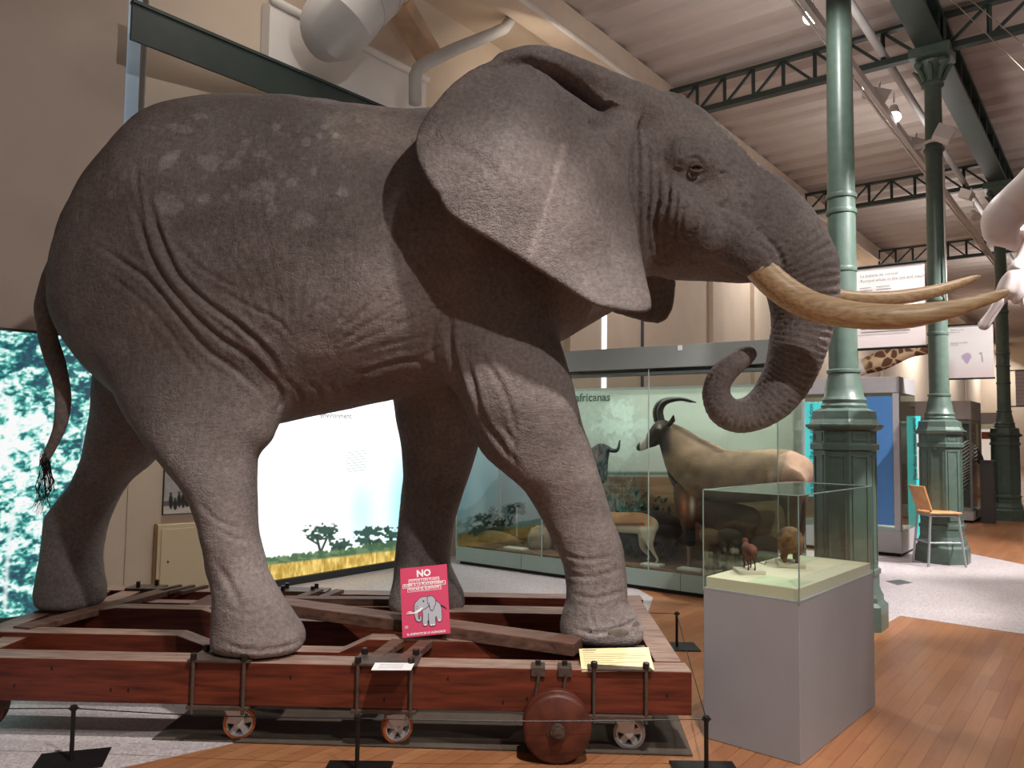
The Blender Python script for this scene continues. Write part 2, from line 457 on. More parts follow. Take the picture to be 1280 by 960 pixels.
def elephant_mat():
    m, nt, b = new_mat('elephant_hide'); L = nt.links.new
    b.inputs['Roughness'].default_value = .78; b.inputs['Specular IOR Level'].default_value = .3
    tc = N(nt, 'ShaderNodeTexCoord'); O = tc.outputs['Object']
    def noise(scale, detail=5, rough=.6, vec=None):
        t = N(nt, 'ShaderNodeTexNoise'); t.inputs['Scale'].default_value = scale; t.inputs['Detail'].default_value = detail; t.inputs['Roughness'].default_value = rough
        L(vec or O, t.inputs['Vector']); return t.outputs['Fac']
    def ramp(fac, stops):
        r = N(nt, 'ShaderNodeValToRGB'); e = r.color_ramp.elements
        while len(e) < len(stops): e.new(.5)
        for k, (p, c) in zip(e, stops): k.position = p; k.color = (*c, 1) if len(c) == 3 else c
        L(fac, r.inputs['Fac']); return r.outputs['Color']
    def mix(f, a, c, mode='MIX'):
        n = N(nt, 'ShaderNodeMix', data_type='RGBA', blend_type=mode)
        if isinstance(f, float): n.inputs['Factor'].default_value = f
        else: L(f, n.inputs['Factor'])
        for s, k in (('A', a), ('B', c)):
            i = [q for q in n.inputs if q.name == s and q.type == 'RGBA'][0]
            if isinstance(k, tuple): i.default_value = (*k, 1)
            else: L(k, i)
        return [q for q in n.outputs if q.type == 'RGBA'][0]
    base = ramp(noise(2.2, 6), [(.25, (.160, .126, .116)), (.5, (.205, .168, .156)), (.75, (.26, .222, .21))])
    fine = ramp(noise(45, 4), [(.3, (.72, .72, .72)), (.7, (1.22, 1.22, 1.22))])
    col = mix(1.0, base, fine, 'MULTIPLY')
    # pale worn patches and stains kept in the hide's attribute
    a = N(nt, 'ShaderNodeAttribute', attribute_name='Col')
    col = mix(1.0, col, a.outputs['Color'], 'MULTIPLY')
    L(col, b.inputs['Base Color'])
    # cracked skin relief
    mp = N(nt, 'ShaderNodeMapping'); L(O, mp.inputs['Vector']); mp.inputs['Scale'].default_value = (1, 1, 1)
    wn = N(nt, 'ShaderNodeTexNoise'); wn.inputs['Scale'].default_value = 6; L(O, wn.inputs['Vector'])
    ad = N(nt, 'ShaderNodeVectorMath', operation='MULTIPLY_ADD'); L(wn.outputs['Color'], ad.inputs[0]); ad.inputs[1].default_value = (.12, .12, .12); L(mp.outputs['Vector'], ad.inputs[2])
    def cracks(scale):
        v = N(nt, 'ShaderNodeTexVoronoi', feature='DISTANCE_TO_EDGE'); v.inputs['Scale'].default_value = scale; L(ad.outputs[0], v.inputs['Vector'])
        r = N(nt, 'ShaderNodeMapRange'); r.inputs['From Max'].default_value = .16; L(v.outputs['Distance'], r.inputs['Value']); return r.outputs['Result']
    def mm(op, a_, b_):
        n = N(nt, 'ShaderNodeMath', operation=op)
        for i, k in enumerate((a_, b_)):
            if isinstance(k, (int, float)): n.inputs[i].default_value = k
            else: L(k, n.inputs[i])
        return n.outputs[0]
    msk = N(nt, 'ShaderNodeMapRange'); msk.inputs['From Min'].default_value = .42; msk.inputs['From Max'].default_value = .62; L(noise(1.7, 3), msk.inputs['Value'])
    def streak(sc, rot, s):
        q = N(nt, 'ShaderNodeMapping'); q.inputs['Rotation'].default_value = rot; q.inputs['Scale'].default_value = sc; L(ad.outputs[0], q.inputs['Vector']); return noise(s, 4, .6, q.outputs['Vector'])
    hgt = mm('MULTIPLY', mm('ADD', mm('MULTIPLY', cracks(30), .22), mm('MULTIPLY', cracks(80), .22)), mm('ADD', .25, msk.outputs['Result']))
    hgt = mm('ADD', hgt, mm('MULTIPLY', streak((46, 8, 5), (0, .5, 0), 1.4), .8)); hgt = mm('ADD', hgt, mm('MULTIPLY', streak((6, 8, 52), (0, .25, 0), 1.3), .7))
    hgt = mm('ADD', hgt, mm('MULTIPLY', noise(10, 7, .75), .9))
    bp = N(nt, 'ShaderNodeBump'); bp.inputs['Strength'].default_value = .7; bp.inputs['Distance'].default_value = .008
    L(hgt, bp.inputs['Height']); L(bp.outputs['Normal'], b.inputs['Normal'])
    return m

def wood_mat(name, dark, light, rough=.45, scale=3, stretch=(1, 12, 12), bump=.1, spec=.4):
    m, nt, b = new_mat(name); L = nt.links.new
    tc = N(nt, 'ShaderNodeTexCoord'); mp = N(nt, 'ShaderNodeMapping'); mp.inputs['Scale'].default_value = stretch; L(tc.outputs['Object'], mp.inputs['Vector'])
    t = N(nt, 'ShaderNodeTexNoise'); t.inputs['Scale'].default_value = scale; t.inputs['Detail'].default_value = 8; t.inputs['Distortion'].default_value = .4; L(mp.outputs[0], t.inputs['Vector'])
    r = N(nt, 'ShaderNodeValToRGB'); r.color_ramp.elements[0].position = .3; r.color_ramp.elements[1].position = .72
    r.color_ramp.elements[0].color = (*lin(dark), 1); r.color_ramp.elements[1].color = (*lin(light), 1)
    L(t.outputs['Fac'], r.inputs['Fac']); L(r.outputs['Color'], b.inputs['Base Color']); b.inputs['Roughness'].default_value = rough
    b.inputs['Specular IOR Level'].default_value = spec
    bp = N(nt, 'ShaderNodeBump'); bp.inputs['Strength'].default_value = bump; bp.inputs['Distance'].default_value = .005
    L(t.outputs['Fac'], bp.inputs['Height']); L(bp.outputs['Normal'], b.inputs['Normal'])
    return m
def parquet_mat():
    m, nt, b = new_mat('parquet'); L = nt.links.new
    tc = N(nt, 'ShaderNodeTexCoord'); mp = N(nt, 'ShaderNodeMapping'); mp.inputs['Rotation'].default_value = (0, 0, -HANG); L(tc.outputs['Object'], mp.inputs['Vector'])
    br = N(nt, 'ShaderNodeTexBrick'); br.inputs['Scale'].default_value = 1; br.inputs['Brick Width'].default_value = .9; br.inputs['Row Height'].default_value = .085
    br.inputs['Mortar Size'].default_value = .0012; br.offset = .37
    br.inputs['Color1'].default_value = (*lin((164, 114, 78)), 1); br.inputs['Color2'].default_value = (*lin((146, 96, 64)), 1); br.inputs['Mortar'].default_value = (*lin((88, 48, 26)), 1)
    L(mp.outputs[0], br.inputs['Vector'])
    m2 = N(nt, 'ShaderNodeMapping'); m2.inputs['Scale'].default_value = (1.5, 25, 1); L(mp.outputs[0], m2.inputs['Vector'])
    t = N(nt, 'ShaderNodeTexNoise'); t.inputs['Scale'].default_value = 2; t.inputs['Detail'].default_value = 6; L(m2.outputs[0], t.inputs['Vector'])
    mx = N(nt, 'ShaderNodeMix', data_type='RGBA', blend_type='MULTIPLY'); mx.inputs['Factor'].default_value = .5
    L(br.outputs['Color'], mx.inputs[6])
    r = N(nt, 'ShaderNodeValToRGB'); r.color_ramp.elements[0].color = (.45, .42, .4, 1); r.color_ramp.elements[1].color = (1.2, 1.2, 1.2, 1); L(t.outputs['Fac'], r.inputs['Fac'])
    L(r.outputs['Color'], mx.inputs[7]); L(mx.outputs[2], b.inputs['Base Color'])
    b.inputs['Roughness'].default_value = .32; b.inputs['Specular IOR Level'].default_value = .45
    return m
def terrazzo_mat(name, base, rough=.35):
    m, nt, b = new_mat(name); L = nt.links.new
    tc = N(nt, 'ShaderNodeTexCoord'); v = N(nt, 'ShaderNodeTexVoronoi'); v.inputs['Scale'].default_value = 90; L(tc.outputs['Object'], v.inputs['Vector'])
    r = N(nt, 'ShaderNodeValToRGB'); r.color_ramp.interpolation = 'LINEAR'; e = r.color_ramp.elements; c = lin(base)
    e[0].color = (*c*.6, 1); e[1].color = (*np.minimum(c*1.3, 1), 1)
    L(v.outputs['Color'], r.inputs['Fac']); 
    n = N(nt, 'ShaderNodeTexNoise'); n.inputs['Scale'].default_value = 1.3; L(tc.outputs['Object'], n.inputs['Vector'])
    r2 = N(nt, 'ShaderNodeValToRGB'); r2.color_ramp.elements[0].color = (.85, .85, .85, 1); r2.color_ramp.elements[1].color = (1.1, 1.1, 1.1, 1); L(n.outputs['Fac'], r2.inputs['Fac'])
    mx = N(nt, 'ShaderNodeMix', data_type='RGBA', blend_type='MULTIPLY'); mx.inputs['Factor'].default_value = 1; L(r.outputs[0], mx.inputs[6]); L(r2.outputs[0], mx.inputs[7])
    L(mx.outputs[2], b.inputs['Base Color']); b.inputs['Roughness'].default_value = rough
    return m
# ================================================================== the elephant
ZF = .43                                   # soles
def xz(px, py, Y):
    q = P(px, py, Y); return q.x, q.z

def rbf(cp):
    """thin-plate surface through (u, v, value) points"""
    cp = np.array(cp, float); n = len(cp); U_ = cp[:, :2]/100
    def ph(r): return np.where(r > 1e-9, r*r*np.log(r+1e-12), 0)
    K = ph(np.hypot(U_[:, None, 0]-U_[None, :, 0], U_[:, None, 1]-U_[None, :, 1])); Pm = np.c_[np.ones(n), U_]
    A = np.zeros((n+3, n+3)); A[:n, :n] = K+np.eye(n)*.02; A[:n, n:] = Pm; A[n:, :n] = Pm.T
    w = np.linalg.solve(A, np.r_[cp[:, 2], 0, 0, 0])
    def f(u, v):
        u = u/100; v = v/100; r = w[n]+w[n+1]*u+w[n+2]*v
        for i in range(n): r = r+w[i]*ph(np.hypot(u-U_[i, 0], v-U_[i, 1]))
        return r
    return f

EAR = crom(np.array([(800,128),(772,112),(745,92),(712,72),(685,63),(655,60),(622,70),(590,88),(560,112),(537,138),(521,166),(519,190),(528,215),
    (541,236),(550,246),(552,256),(566,272),(592,290),(640,318),(690,350),(740,380),(775,389),(800,392),(813,388),(815,378),(808,345),(800,305),(792,262),(786,225),(796,180)], float), 3)[:, :2]
EARY = rbf([(775,140,4.30),(784,200,4.28),(795,260,4.26),(803,320,4.2),(812,378,4.08),(522,180,3.88),(535,222,3.86),(556,262,3.87),(600,290,3.90),(690,345,3.95),(760,382,4.03),
    (548,125,3.92),(590,88,4.02),(622,72,4.08),(660,62,4.14),(710,72,4.22),(760,105,4.32),(640,200,3.88),(600,160,3.90),(700,160,4.05),(700,250,3.96),(650,120,4.0),(740,200,4.12),(740,300,4.06),(600,230,3.86),(735,150,4.2)])
FEAR = [(690,190),(800,170),(838,330),(846,352),(842,385),(834,399),(824,404),(808,402),(770,392),(720,372),(690,320)]
FEARY = rbf([(690,190,5.3),(800,180,5.25),(845,350,5.35),(828,403,5.4),(760,385,5.45),(690,320,5.4)])
HOLLOW = [(630,84),(660,84),(692,98),(720,116),(744,136)]
TRUNK = [(955,288,56,4.76),(978,306,53,4.76),(994,328,50,4.76),(1002,352,46,4.76),(1004,380,41,4.76),(1003,408,37,4.76),(997,436,35,4.75),(986,468,31.5,4.75),
         (967,498,27.5,4.74),(944,515,23,4.73),(922,520,21,4.72),(904,512,19.5,4.71),(896,495,17.5,4.70),(898,477,16.5,4.69),(910,461,15.5,4.68),(924,450,14,4.68),(935,443,11,4.68)]

def build_elephant():
    F = Field((-3.22, 3.68, ZF-.04), (2.12, 5.75, 3.85), .0125)
    # ---- trunk of the body
    st = [(50,375,405,.06),(60,325,402,.24),(72,287,424,.36),(95,237,452,.48),(125,190,480,.56),(160,151,506,.61),(190,130,524,.64),(230,121,542,.66),(290,116,540,.68),(340,117,532,.70),
          (400,124,519,.72),(450,131,508,.72),(500,136,497,.70),(550,138,484,.64),(600,134,470,.58),(650,130,450,.52),(700,135,425,.45),(750,150,395,.38),(790,165,370,.3)]
    Yc = lambda px: 4.78+.07*np.clip((px-200)/500., 0, 1)
    xs = [xz(p+34*max(0., 1-(p-50)/260.), 300, Yc(p))[0] for p, *_ in st]
    zt = [xz(p, t+12, Yc(p))[1] for p, t, *_ in st]; zb = [xz(p, b, Yc(p)-.1)[1] for p, t, b, _ in st]
    F.loft_x(xs, zt, zb, [Yc(p) for p, *_ in st], [w for *_, w in st], k=.05, p=2.25)
    # ---- legs: (py, left, right, y centre, half width)
    def leg(rows, k=.16):
        def sides(r):
            l, q = xz(r[1], r[0], r[3])[0], xz(r[2], r[0], r[3])[0]; c_, a_ = (l+q)/2, (q-l)/2
            a_ = math.sqrt(max(a_*a_-(r[4]*c_/r[3])**2, .55*a_*a_)); return c_-a_, c_+a_
        z = [P(400, r[0], r[3]-r[4]*.3).z for r in rows]; z[0] = ZF
        F.loft_z(z, [sides(r)[0] for r in rows], [sides(r)[1] for r in rows], [r[3] for r in rows], [r[4] for r in rows], k=k, p=2.3, rb=.05, rt=.18)
    leg([(822,262,381,4.30,.225),(800,264,381,4.30,.225),(778,266,370,4.30,.21),(750,266,353,4.30,.185),(715,258,334,4.31,.17),(690,254,328,4.31,.175),(660,247,323,4.32,.185),(625,234,322,4.34,.20),
         (590,207,321,4.38,.225),(560,182,322,4.42,.245),(520,156,334,4.46,.27),(490,142,338,4.48,.285),(450,126,336,4.50,.30),(400,112,328,4.54,.31),(350,108,305,4.58,.30),(300,120,280,4.62,.26),(250,140,255,4.66,.2)], k=.055)
    leg([(800,700,806,4.60,.235),(785,700,804,4.60,.235),(765,703,795,4.60,.215),(745,708,784,4.60,.195),(712,705,782,4.60,.185),(682,694,779,4.60,.19),(643,675,766,4.60,.195),(610,655,756,4.58,.20),
         (590,632,750,4.56,.205),(557,598,740,4.54,.215),(531,590,730,4.52,.22),(500,577,722,4.50,.23),(470,566,714,4.50,.235),(440,560,706,4.50,.235),(400,560,690,4.52,.23),(350,570,678,4.56,.22),(300,585,665,4.62,.2)])
    leg([(765,486,582,5.30,.225),(745,488,580,5.30,.22),(725,492,572,5.30,.20),(700,494,563,5.30,.185),(660,498,567,5.30,.19),(620,501,578,5.29,.2),(590,504,588,5.28,.21),(560,503,597,5.26,.22),
         (520,496,608,5.24,.235),(480,490,620,5.20,.25),(440,500,625,5.16,.25),(380,520,630,5.1,.22)], k=.06)
    leg([(762,46,132,5.28,.225),(745,44,133,5.28,.225),(725,46,130,5.28,.20),(700,50,128,5.28,.18),(680,53,131,5.28,.18),(655,55,137,5.27,.19),(635,68,146,5.26,.2),(610,88,160,5.24,.21),
         (580,102,192,5.22,.24),(540,111,225,5.18,.27),(500,117,260,5.14,.29),(450,120,280,5.10,.30),(400,125,285,5.06,.28),(350,135,280,5.0,.25)], k=.08)
    # ---- knee cap, neck, head, trunk
    def ch(rows, **k):
        F.chain([(*P(a, b, Y), r*Y/FPX) for a, b, r, Y in rows], **k)
    ch([(312,488,30,4.46),(324,508,24,4.46),(322,536,18,4.44)], k=.14)
    ch([(600,270,125,4.85),(700,262,112,4.82),(790,245,95,4.78)], k=.2, ys=1.25)
    ch([(815,210,90,4.76),(852,230,84,4.76),(895,262,74,4.76),(930,274,66,4.76),(957,291,57,4.76)], k=.12, ys=1.18, sub=3)
    ch([(830,262,86,4.76),(880,282,66,4.76),(930,296,52,4.76)], k=.08, ys=1.2)
    ch([(770,166,44,4.76),(815,163,47,4.76),(846,174,44,4.76),(866,196,42,4.76)], k=.08, ys=1.0)
    ch([(850,318,30,4.72),(890,322,28,4.74),(922,336,17,4.74),(932,340,12,4.74)], k=.06, ys=.75)
    ch(TRUNK, k=.08, sub=3, self_k=.0)
    ch([(915,300,30,4.50),(940,318,27,4.42),(952,332,21,4.40)], k=.06)        # tusk socket
    ch([(948,300,28,5.02),(970,325,25,5.05),(985,345,20,5.07)], k=.06)
    ch([(852,196,22,4.42),(872,196,20,4.42),(890,208,17,4.45)], k=.06)        # brow
    ch([(848,262,30,4.45),(872,282,26,4.44),(880,300,20,4.46)], k=.06)        # cheek swelling
    # ---- tail
    ch([(92,318,22,4.74),(70,348,17,4.70),(58,372,13,4.66),(55,388,12,4.65),(57,402,11.5,4.64),(61,425,11,4.64),(69,452,10.5,4.64),(77,480,9.5,4.64),(79,505,9,4.64),(76,530,7.5,4.64),(67,553,6.5,4.64),(57,573,5.5,4.64),(52,579,4,4.64)], k=.03)
    # ---- ears as curved sheets
    def ear(poly, yf, lo, hi, th, k, hollow):
        sl, X, Y, Z = F.sub(lo, hi); px, py = proj(X, Y, Z)
        # the flap is cut in its own plane, so outline and depth are taken at the sheet
        Y0 = np.full((X.shape[0], 1, Z.shape[2]), 4.0)
        for _ in range(3):
            u, v = proj(X+0*Z, Y0, Z+0*X); Y0 = yf(u, v)
            if hollow:
                d, t = seg_dist(u, v, HOLLOW); Y0 = Y0+.13*np.exp(-(d/np.where(v > np.interp(u, [h_[0] for h_ in HOLLOW], [h_[1] for h_ in HOLLOW]), 20, 9))**2)*np.sin(np.clip(t*.8+.2, 0, 1)*PI/2)
        Y0 = Y0+.012*np.sin(u*.06+v*.02)+.02*(vnoise(u*.018, v*.018, seed=3)-.5)
        gx = np.gradient(Y0[:, 0, :], F.h, axis=0)[:, None, :]; gz = np.gradient(Y0[:, 0, :], F.h, axis=1)[:, None, :]
        d2 = poly_sd(u, v, poly)*(Y0/FPX)
        t_ = th+.012*np.clip(1+d2/.25, 0, 1)*0
        a = np.abs(Y-Y0)/np.sqrt(1+np.minimum(gx*gx+gz*gz, 4))-t_
        b = d2+0*Y+th
        d = np.where((a > -th) & (b > 0), np.sqrt(np.maximum(a+th, 0)**2+np.maximum(b, 0)**2)-th, np.maximum(a, b-th))
        F.union(sl, d.astype(np.float32), k)
    ear(EAR, EARY, (-.6, 3.74, 2.0), (.95, 4.52, 3.75), .019, .035, True)
    ch([(628,71,4,4.09),(655,66,8,4.10),(684,71,11,4.13),(718,84,14,4.18),(752,103,18,4.29),(785,124,25,4.42),(815,142,30,4.52)], k=.07, sub=3)    # rolled rim
    ear(FEAR, FEARY, (.2, 5.05, 1.9), (1.3, 5.6, 3.6), .02, .03, False)
    V, Q = F.mesh(2)
    Nn = normals(V, Q)
    # ---------------- skin relief on the flank we see
    px, py = proj(V[:, 0], V[:, 1], V[:, 2]); near = np.clip((-Nn[:, 1]+.15)*3, 0, 1)
    D = np.zeros(len(V))
    def fold(pts, w, dep, ridge=.5, ymax=4.75):
        nonlocal D
        pts = crom(np.array(pts, float), 4)[:, :2] if len(pts) > 2 else np.array(pts, float)
        m = (px > pts[:, 0].min()-4*w) & (px < pts[:, 0].max()+4*w) & (py > pts[:, 1].min()-4*w) & (py < pts[:, 1].max()+4*w) & (V[:, 1] < ymax)
        i = np.nonzero(m)[0]
        if len(i) == 0: return
        d, t = seg_dist(px[i], py[i], pts); f = np.clip(np.minimum(t, 1-t)*5, 0, 1)
        dep = dep*.8; D[i] += f*(-dep*np.exp(-(d/w)**2)+dep*ridge*np.exp(-((d-2*w)/(1.3*w))**2))
    for pts, w, dep in (
        ([(183,235),(192,272),(204,305),(225,345),(262,380),(305,412),(338,445),(353,478)], 3.6, .026),
        ([(160,232),(178,290),(196,335),(228,378),(270,418),(315,450),(345,492)], 3.6, .024),
        ([(112,300),(150,325),(188,352),(226,398),(258,436),(300,466),(338,506)], 3.5, .018),
        ([(170,205),(172,240),(182,282)], 3, .010),([(120,335),(160,362),(200,400),(236,450),(262,480)], 3.5, .009),
        ([(260,350),(300,378),(345,400),(370,430)], 3, .008),([(215,300),(250,335),(300,362)], 3, .008),
        ([(300,430),(330,462),(352,492),(345,520)], 3, .018),([(352,470),(372,488),(380,505)], 3, .013),([(385,478),(398,488),(402,503)], 3, .013),([(412,480),(420,492),(420,506)], 3, .008),
        ([(440,470),(470,462),(505,452),(535,456),(560,476)], 3.5, .016),([(500,452),(530,445),(552,430)], 3.2, .010),
        ([(566,388),(562,420),(568,455),(578,490),(590,515)], 4, .022),([(580,440),(592,480),(602,520),(625,555),(650,585)], 3.5, .013),
        ([(600,440),(625,480),(640,520),(645,560)], 3.5, .009),([(628,530),(642,556),(640,580)], 3, .010),([(545,400),(540,430),(548,460)], 3, .009),
        ([(246,625),(270,650),(300,662)], 3, .007),([(262,655),(290,672),(320,676)], 3, .006),([(268,700),(290,735),(300,760)], 4, .010),
        ([(700,690),(730,700),(775,694)], 2.6, .007),([(702,715),(735,722),(778,712)], 2.6, .008),([(712,742),(745,748),(782,738)], 2.6, .008),
        ([(738,760),(740,775),(746,792)], 2.2, .010),([(712,785),(745,792),(775,785),(798,774)], 2.4, .012),([(268,800),(310,812),(350,810),(378,800)], 2.6, .010),
        ([(275,758),(310,768),(350,758)], 2.6, .006),
        # cheek and temple
        ([(797,150),(797,200),(798,260),(800,318)], 2.6, .014),([(806,170),(812,215),(809,270),(812,322)], 2.6, .013),([(820,190),(822,240),(818,290),(828,325)], 2.6, .014),
        ([(832,205),(836,245),(830,285),(838,318)], 2.6, .013),([(846,228),(845,262),(843,300),(852,320)], 2.5, .012),([(858,240),(853,262),(852,290),(862,304)], 2.4, .014),
        ([(812,322),(830,330),(850,322)], 2.4, .010),([(866,252),(880,268),(878,292),(868,304)], 2.2, .009),([(866,268),(870,280),(866,292)], 2, .008),
        ([(858,202),(864,197),(873,199),(879,207)], 1.8, .010),([(858,214),(866,221),(876,219),(881,211)], 1.8, .010),([(852,222),(862,231),(876,231),(886,222)], 2.2, .010),
        ([(850,198),(860,189),(874,188),(886,198)], 2.2, .008),([(848,232),(858,243),(872,243)], 2.2, .009),
        ([(885,255),(915,262),(940,275),(955,300)], 2.4, .008),([(890,272),(918,282),(935,300)], 2.4, .008),([(940,302),(958,312),(968,330),(972,352)], 2.6, .012),([(955,296),(972,312),(982,336)], 2.4, .010),
        ([(790,130),(795,170),(788,210),(796,250)], 2.4, .010),([(780,150),(776,190),(786,230)], 2.4, .008),
        # ear creases
        ([(662,128),(688,131),(706,122)], 2.2, .008),([(698,144),(722,154),(744,152)], 2.2, .009),([(722,170),(748,169),(768,188),(782,226)], 2.6, .012),([(690,172),(695,164),(705,162)], 2, .006),
        ([(600,120),(640,128),(680,150)], 5, .007),([(740,190),(755,230),(760,290),(770,340)], 6, .006),([(560,180),(600,200),(640,240)], 6, .005),([(640,190),(630,240),(620,285)], 6, .005),
        ([(705,182),(693,228),(680,270),(664,318)], 2.4, -.006)):
        fold(pts, w, dep)
    # fan of soft lines on the flank
    for k in range(16):
        a = math.radians(-150+8.5*k); c = (372, 470)
        fold([(c[0]+60*math.cos(a), c[1]+60*math.sin(a)), (c[0]+120*math.cos(a+.06), c[1]+120*math.sin(a+.06)), (c[0]+(190+40*(k % 3))*math.cos(a+.1), c[1]+(190+40*(k % 3))*math.sin(a+.1))], 3, .0035)
    # rings round the trunk, criss-cross on the bridge of the nose
    tl = crom(np.array([(t[0], t[1], t[2]) for t in [(905,246,60,0)]+TRUNK], float), 4)
    i = np.nonzero((px > 870) & (V[:, 2] > 1.4) & (V[:, 0] > 1.0))[0]
    d, t = seg_dist(px[i], py[i], tl[:, :2]); arc = np.r_[0, np.cumsum(np.hypot(*np.diff(tl[:, :2], axis=0).T))]
    s_ = np.interp(t*(len(tl)-1), np.arange(len(tl)), arc); rr = np.interp(t*(len(tl)-1), np.arange(len(tl)), tl[:, 2])
    wob = 5*vnoise(px[i]*.06, py[i]*.06, seed=8)
    per = np.interp(s_, [0, 120, 330, 480], [9., 9., 8., 6.5])
    ring = np.abs(np.sin(PI*(s_+wob)/per))**.6-.7
    D[i] += ring*.019*np.clip((rr*1.15-d)/10, 0, 1)*np.interp(s_, [0, 90, 160, 430, 480], [.25, .5, 1, 1, .4])
    fm = np.exp(-((px-900)/95.)**2-((py-235)/100.)**2)*(px > 785)*(V[:, 1] < 4.78)
    rd = np.abs(fbm(px*.085+.03*py, py*.030, seed=41, oct=3)-.5)+np.abs(fbm(px*.04, py*.11-.02*px, seed=43, oct=3)-.5)
    D += -.020*fm*np.clip(.16-rd, 0, .16)/.16*np.where(np.abs(px-869)+np.abs(py-210) < 22, .2, 1)
    sm = np.exp(-((px-300)/190.)**2-((py-380)/120.)**2); D += -.006*sm*np.clip(.08-np.abs(fbm(px*.05+py*.035, py*.02-px*.02, seed=47, oct=3)-.5), 0, .08)/.08
    D += .010*(fbm(V[:, 0]*9, V[:, 1]*9, V[:, 2]*9, 3, 4)-.5)+.02*(fbm(V[:, 0]*2.5, V[:, 1]*2.5, V[:, 2]*2.5, 2, 9)-.5)
    V = V+Nn*D[:, None]*np.where(D < 0, near, 1)[:, None]
    # ---------------- worn and stained patches
    c = np.ones((len(V), 3)); rg = random.Random(5)
    nz = fbm(V[:, 0]*3, V[:, 1]*3, V[:, 2]*3, 4, 21)
    def patch(x, y, rx, ry, g, soft=.25, rot=0):
        nonlocal c
        u = (px-x)*math.cos(rot)+(py-y)*math.sin(rot); v = -(px-x)*math.sin(rot)+(py-y)*math.cos(rot)
        r = np.hypot(u/rx, v/ry)+.6*(vnoise(px*.12, py*.12, seed=31)-.5)
        k = np.clip((1-r)/(soft*.55), 0, 1)*(V[:, 1] < 5.0)*(Nn[:, 1] < .3); c = c*(1+(np.array(g)-1)*k[:, None])
    pale = (1.5, 1.55, 1.58)
    for x, y, rx, ry, ro in ((364,228,8,8,0),(322,238,22,15,-.3),(262,202,16,12,.3),(212,198,9,20,.7),(308,177,7,5,0),(345,158,6,6,0),(326,192,9,5,-.4),(290,205,13,6,-.4),(300,192,9,5,-.6),(384,178,8,6,-.5),
                             (400,170,5,5,0),(352,218,6,5,0),(378,275,16,12,0),(210,255,20,15,.4),(140,243,5,5,0),(255,250,9,7,0),(283,246,6,6,0),(340,262,7,9,0),(392,212,5,8,0),(428,240,8,8,0),(405,160,4,4,0),(420,170,4,4,0),(225,160,16,6,.2),(250,145,10,4,0)):
        patch(x, y, rx, ry, pale, .5, ro)
    for k in range(90):
        x = rg.uniform(180, 440); y = 150+abs(rg.gauss(0, 60))
        if rg.random() < .8: patch(x, y, rg.uniform(2, 4.5), rg.uniform(2, 4.5), (1.25, 1.27, 1.28), .6)
    patch(470,165,75,40,(1.32,1.3,1.24),.9); patch(430,150,30,10,(1.25,1.25,1.22),.8); patch(200,150,60,26,(.86,.84,.82),.8)
    patch(500,250,20,60,(1.12,1.12,1.12),.9); patch(700,215,50,40,(1.1,1.1,1.1),.9); patch(860,150,60,35,(1.15,1.13,1.1),.9)
    dl, tl_ = seg_dist(px, py, [(705,182),(693,228),(680,270),(664,318)]); c = c*(1+.45*(np.exp(-(dl/4.5)**2)*(V[:, 1] < 4.3))[:, None])
    # crusted soles and toes
    sole = np.clip((ZF+.16-V[:, 2])/.12, 0, 1)*np.clip(nz*2-.4, 0, 1); c = c*(1+.35*sole[:, None])
    c = c*(.72+.56*nz)[:, None]; patch(120,230,90,120,(.86,.80,.76),1.6); patch(600,210,80,90,(1.1,1.1,1.1),1.4)
    me = np_mesh('african_elephant', V, Q); set_colors(me, c)
    el = mesh_obj('african_elephant', me, elephant_mat())
    tag(el, 'huge grey-brown mounted African elephant with curled trunk standing on the wooden trolley', 'elephant')
    # tusks
    iv, nt, b = new_mat('tusk_ivory'); L = nt.links.new
    tc = N(nt, 'ShaderNodeTexCoord'); mp = N(nt, 'ShaderNodeMapping'); mp.inputs['Scale'].default_value = (.7, 24, 24); L(tc.outputs['Object'], mp.inputs['Vector'])
    t = N(nt, 'ShaderNodeTexNoise'); t.inputs['Scale'].default_value = 3; t.inputs['Detail'].default_value = 6; L(mp.outputs[0], t.inputs['Vector'])
    r = N(nt, 'ShaderNodeValToRGB'); e = r.color_ramp.elements; e[0].position = .25; e[0].color = (*lin((160, 124, 84)), 1); e[1].position = .75; e[1].color = (*lin((216, 186, 146)), 1); L(t.outputs['Fac'], r.inputs['Fac'])
    L(r.outputs[0], b.inputs['Base Color']); b.inputs['Roughness'].default_value = .42
    for rows in ([(918,304,15,4.47),(934,318,17,4.43),(950,336,18.5,4.40),(968,354,19,4.37),(990,370,18.8,4.34),(1014,382,18.3,4.30),(1040,389,17.8,4.26),(1070,394,17,4.22),(1105,396,16.3,4.18),(1140,395,15,4.15),
                  (1170,390,13,4.13),(1200,384,10.5,4.12),(1230,375,8,4.12),(1248,369,6.4,4.12),(1257,365.5,4.6,4.12),(1261,364,2,4.12)],
                 [(960,326,13,5.02),(985,350,14,5.04),(1015,366,12.5,5.06),(1050,371,9.5,5.09),(1080,373.5,9.2,5.12),(1110,373,9.2,5.16),(1140,369.5,9,5.2),(1168,364,8,5.24),(1192,357,6.6,5.27),(1210,350.5,4.8,5.29),(1220,347,3.4,5.3),(1226,345,1.6,5.3)]):
        pts = crom(np.array([(*P(a, b_, Y), rr_*Y/FPX) for a, b_, rr_, Y in rows]), 4)
        MB().tube([p[:3] for p in pts], [float(p[3]) for p in pts], 24).build('tusk', iv, el, smooth=60)
    # eye with lids
    eyem = mat('eye_glass', (58, 34, 22), rough=.08, spec=.8)
    # set the eyeball on the skin
    q = np.argmin(np.hypot(px-869, py-210)+1e3*(V[:, 1] > 4.6)); ep = Vector(V[q])
    MB().ball(ep+Vector((0, .010, 0)), .024, 20, 14).build('eye', eyem, el, smooth=180)
    lid = MB()
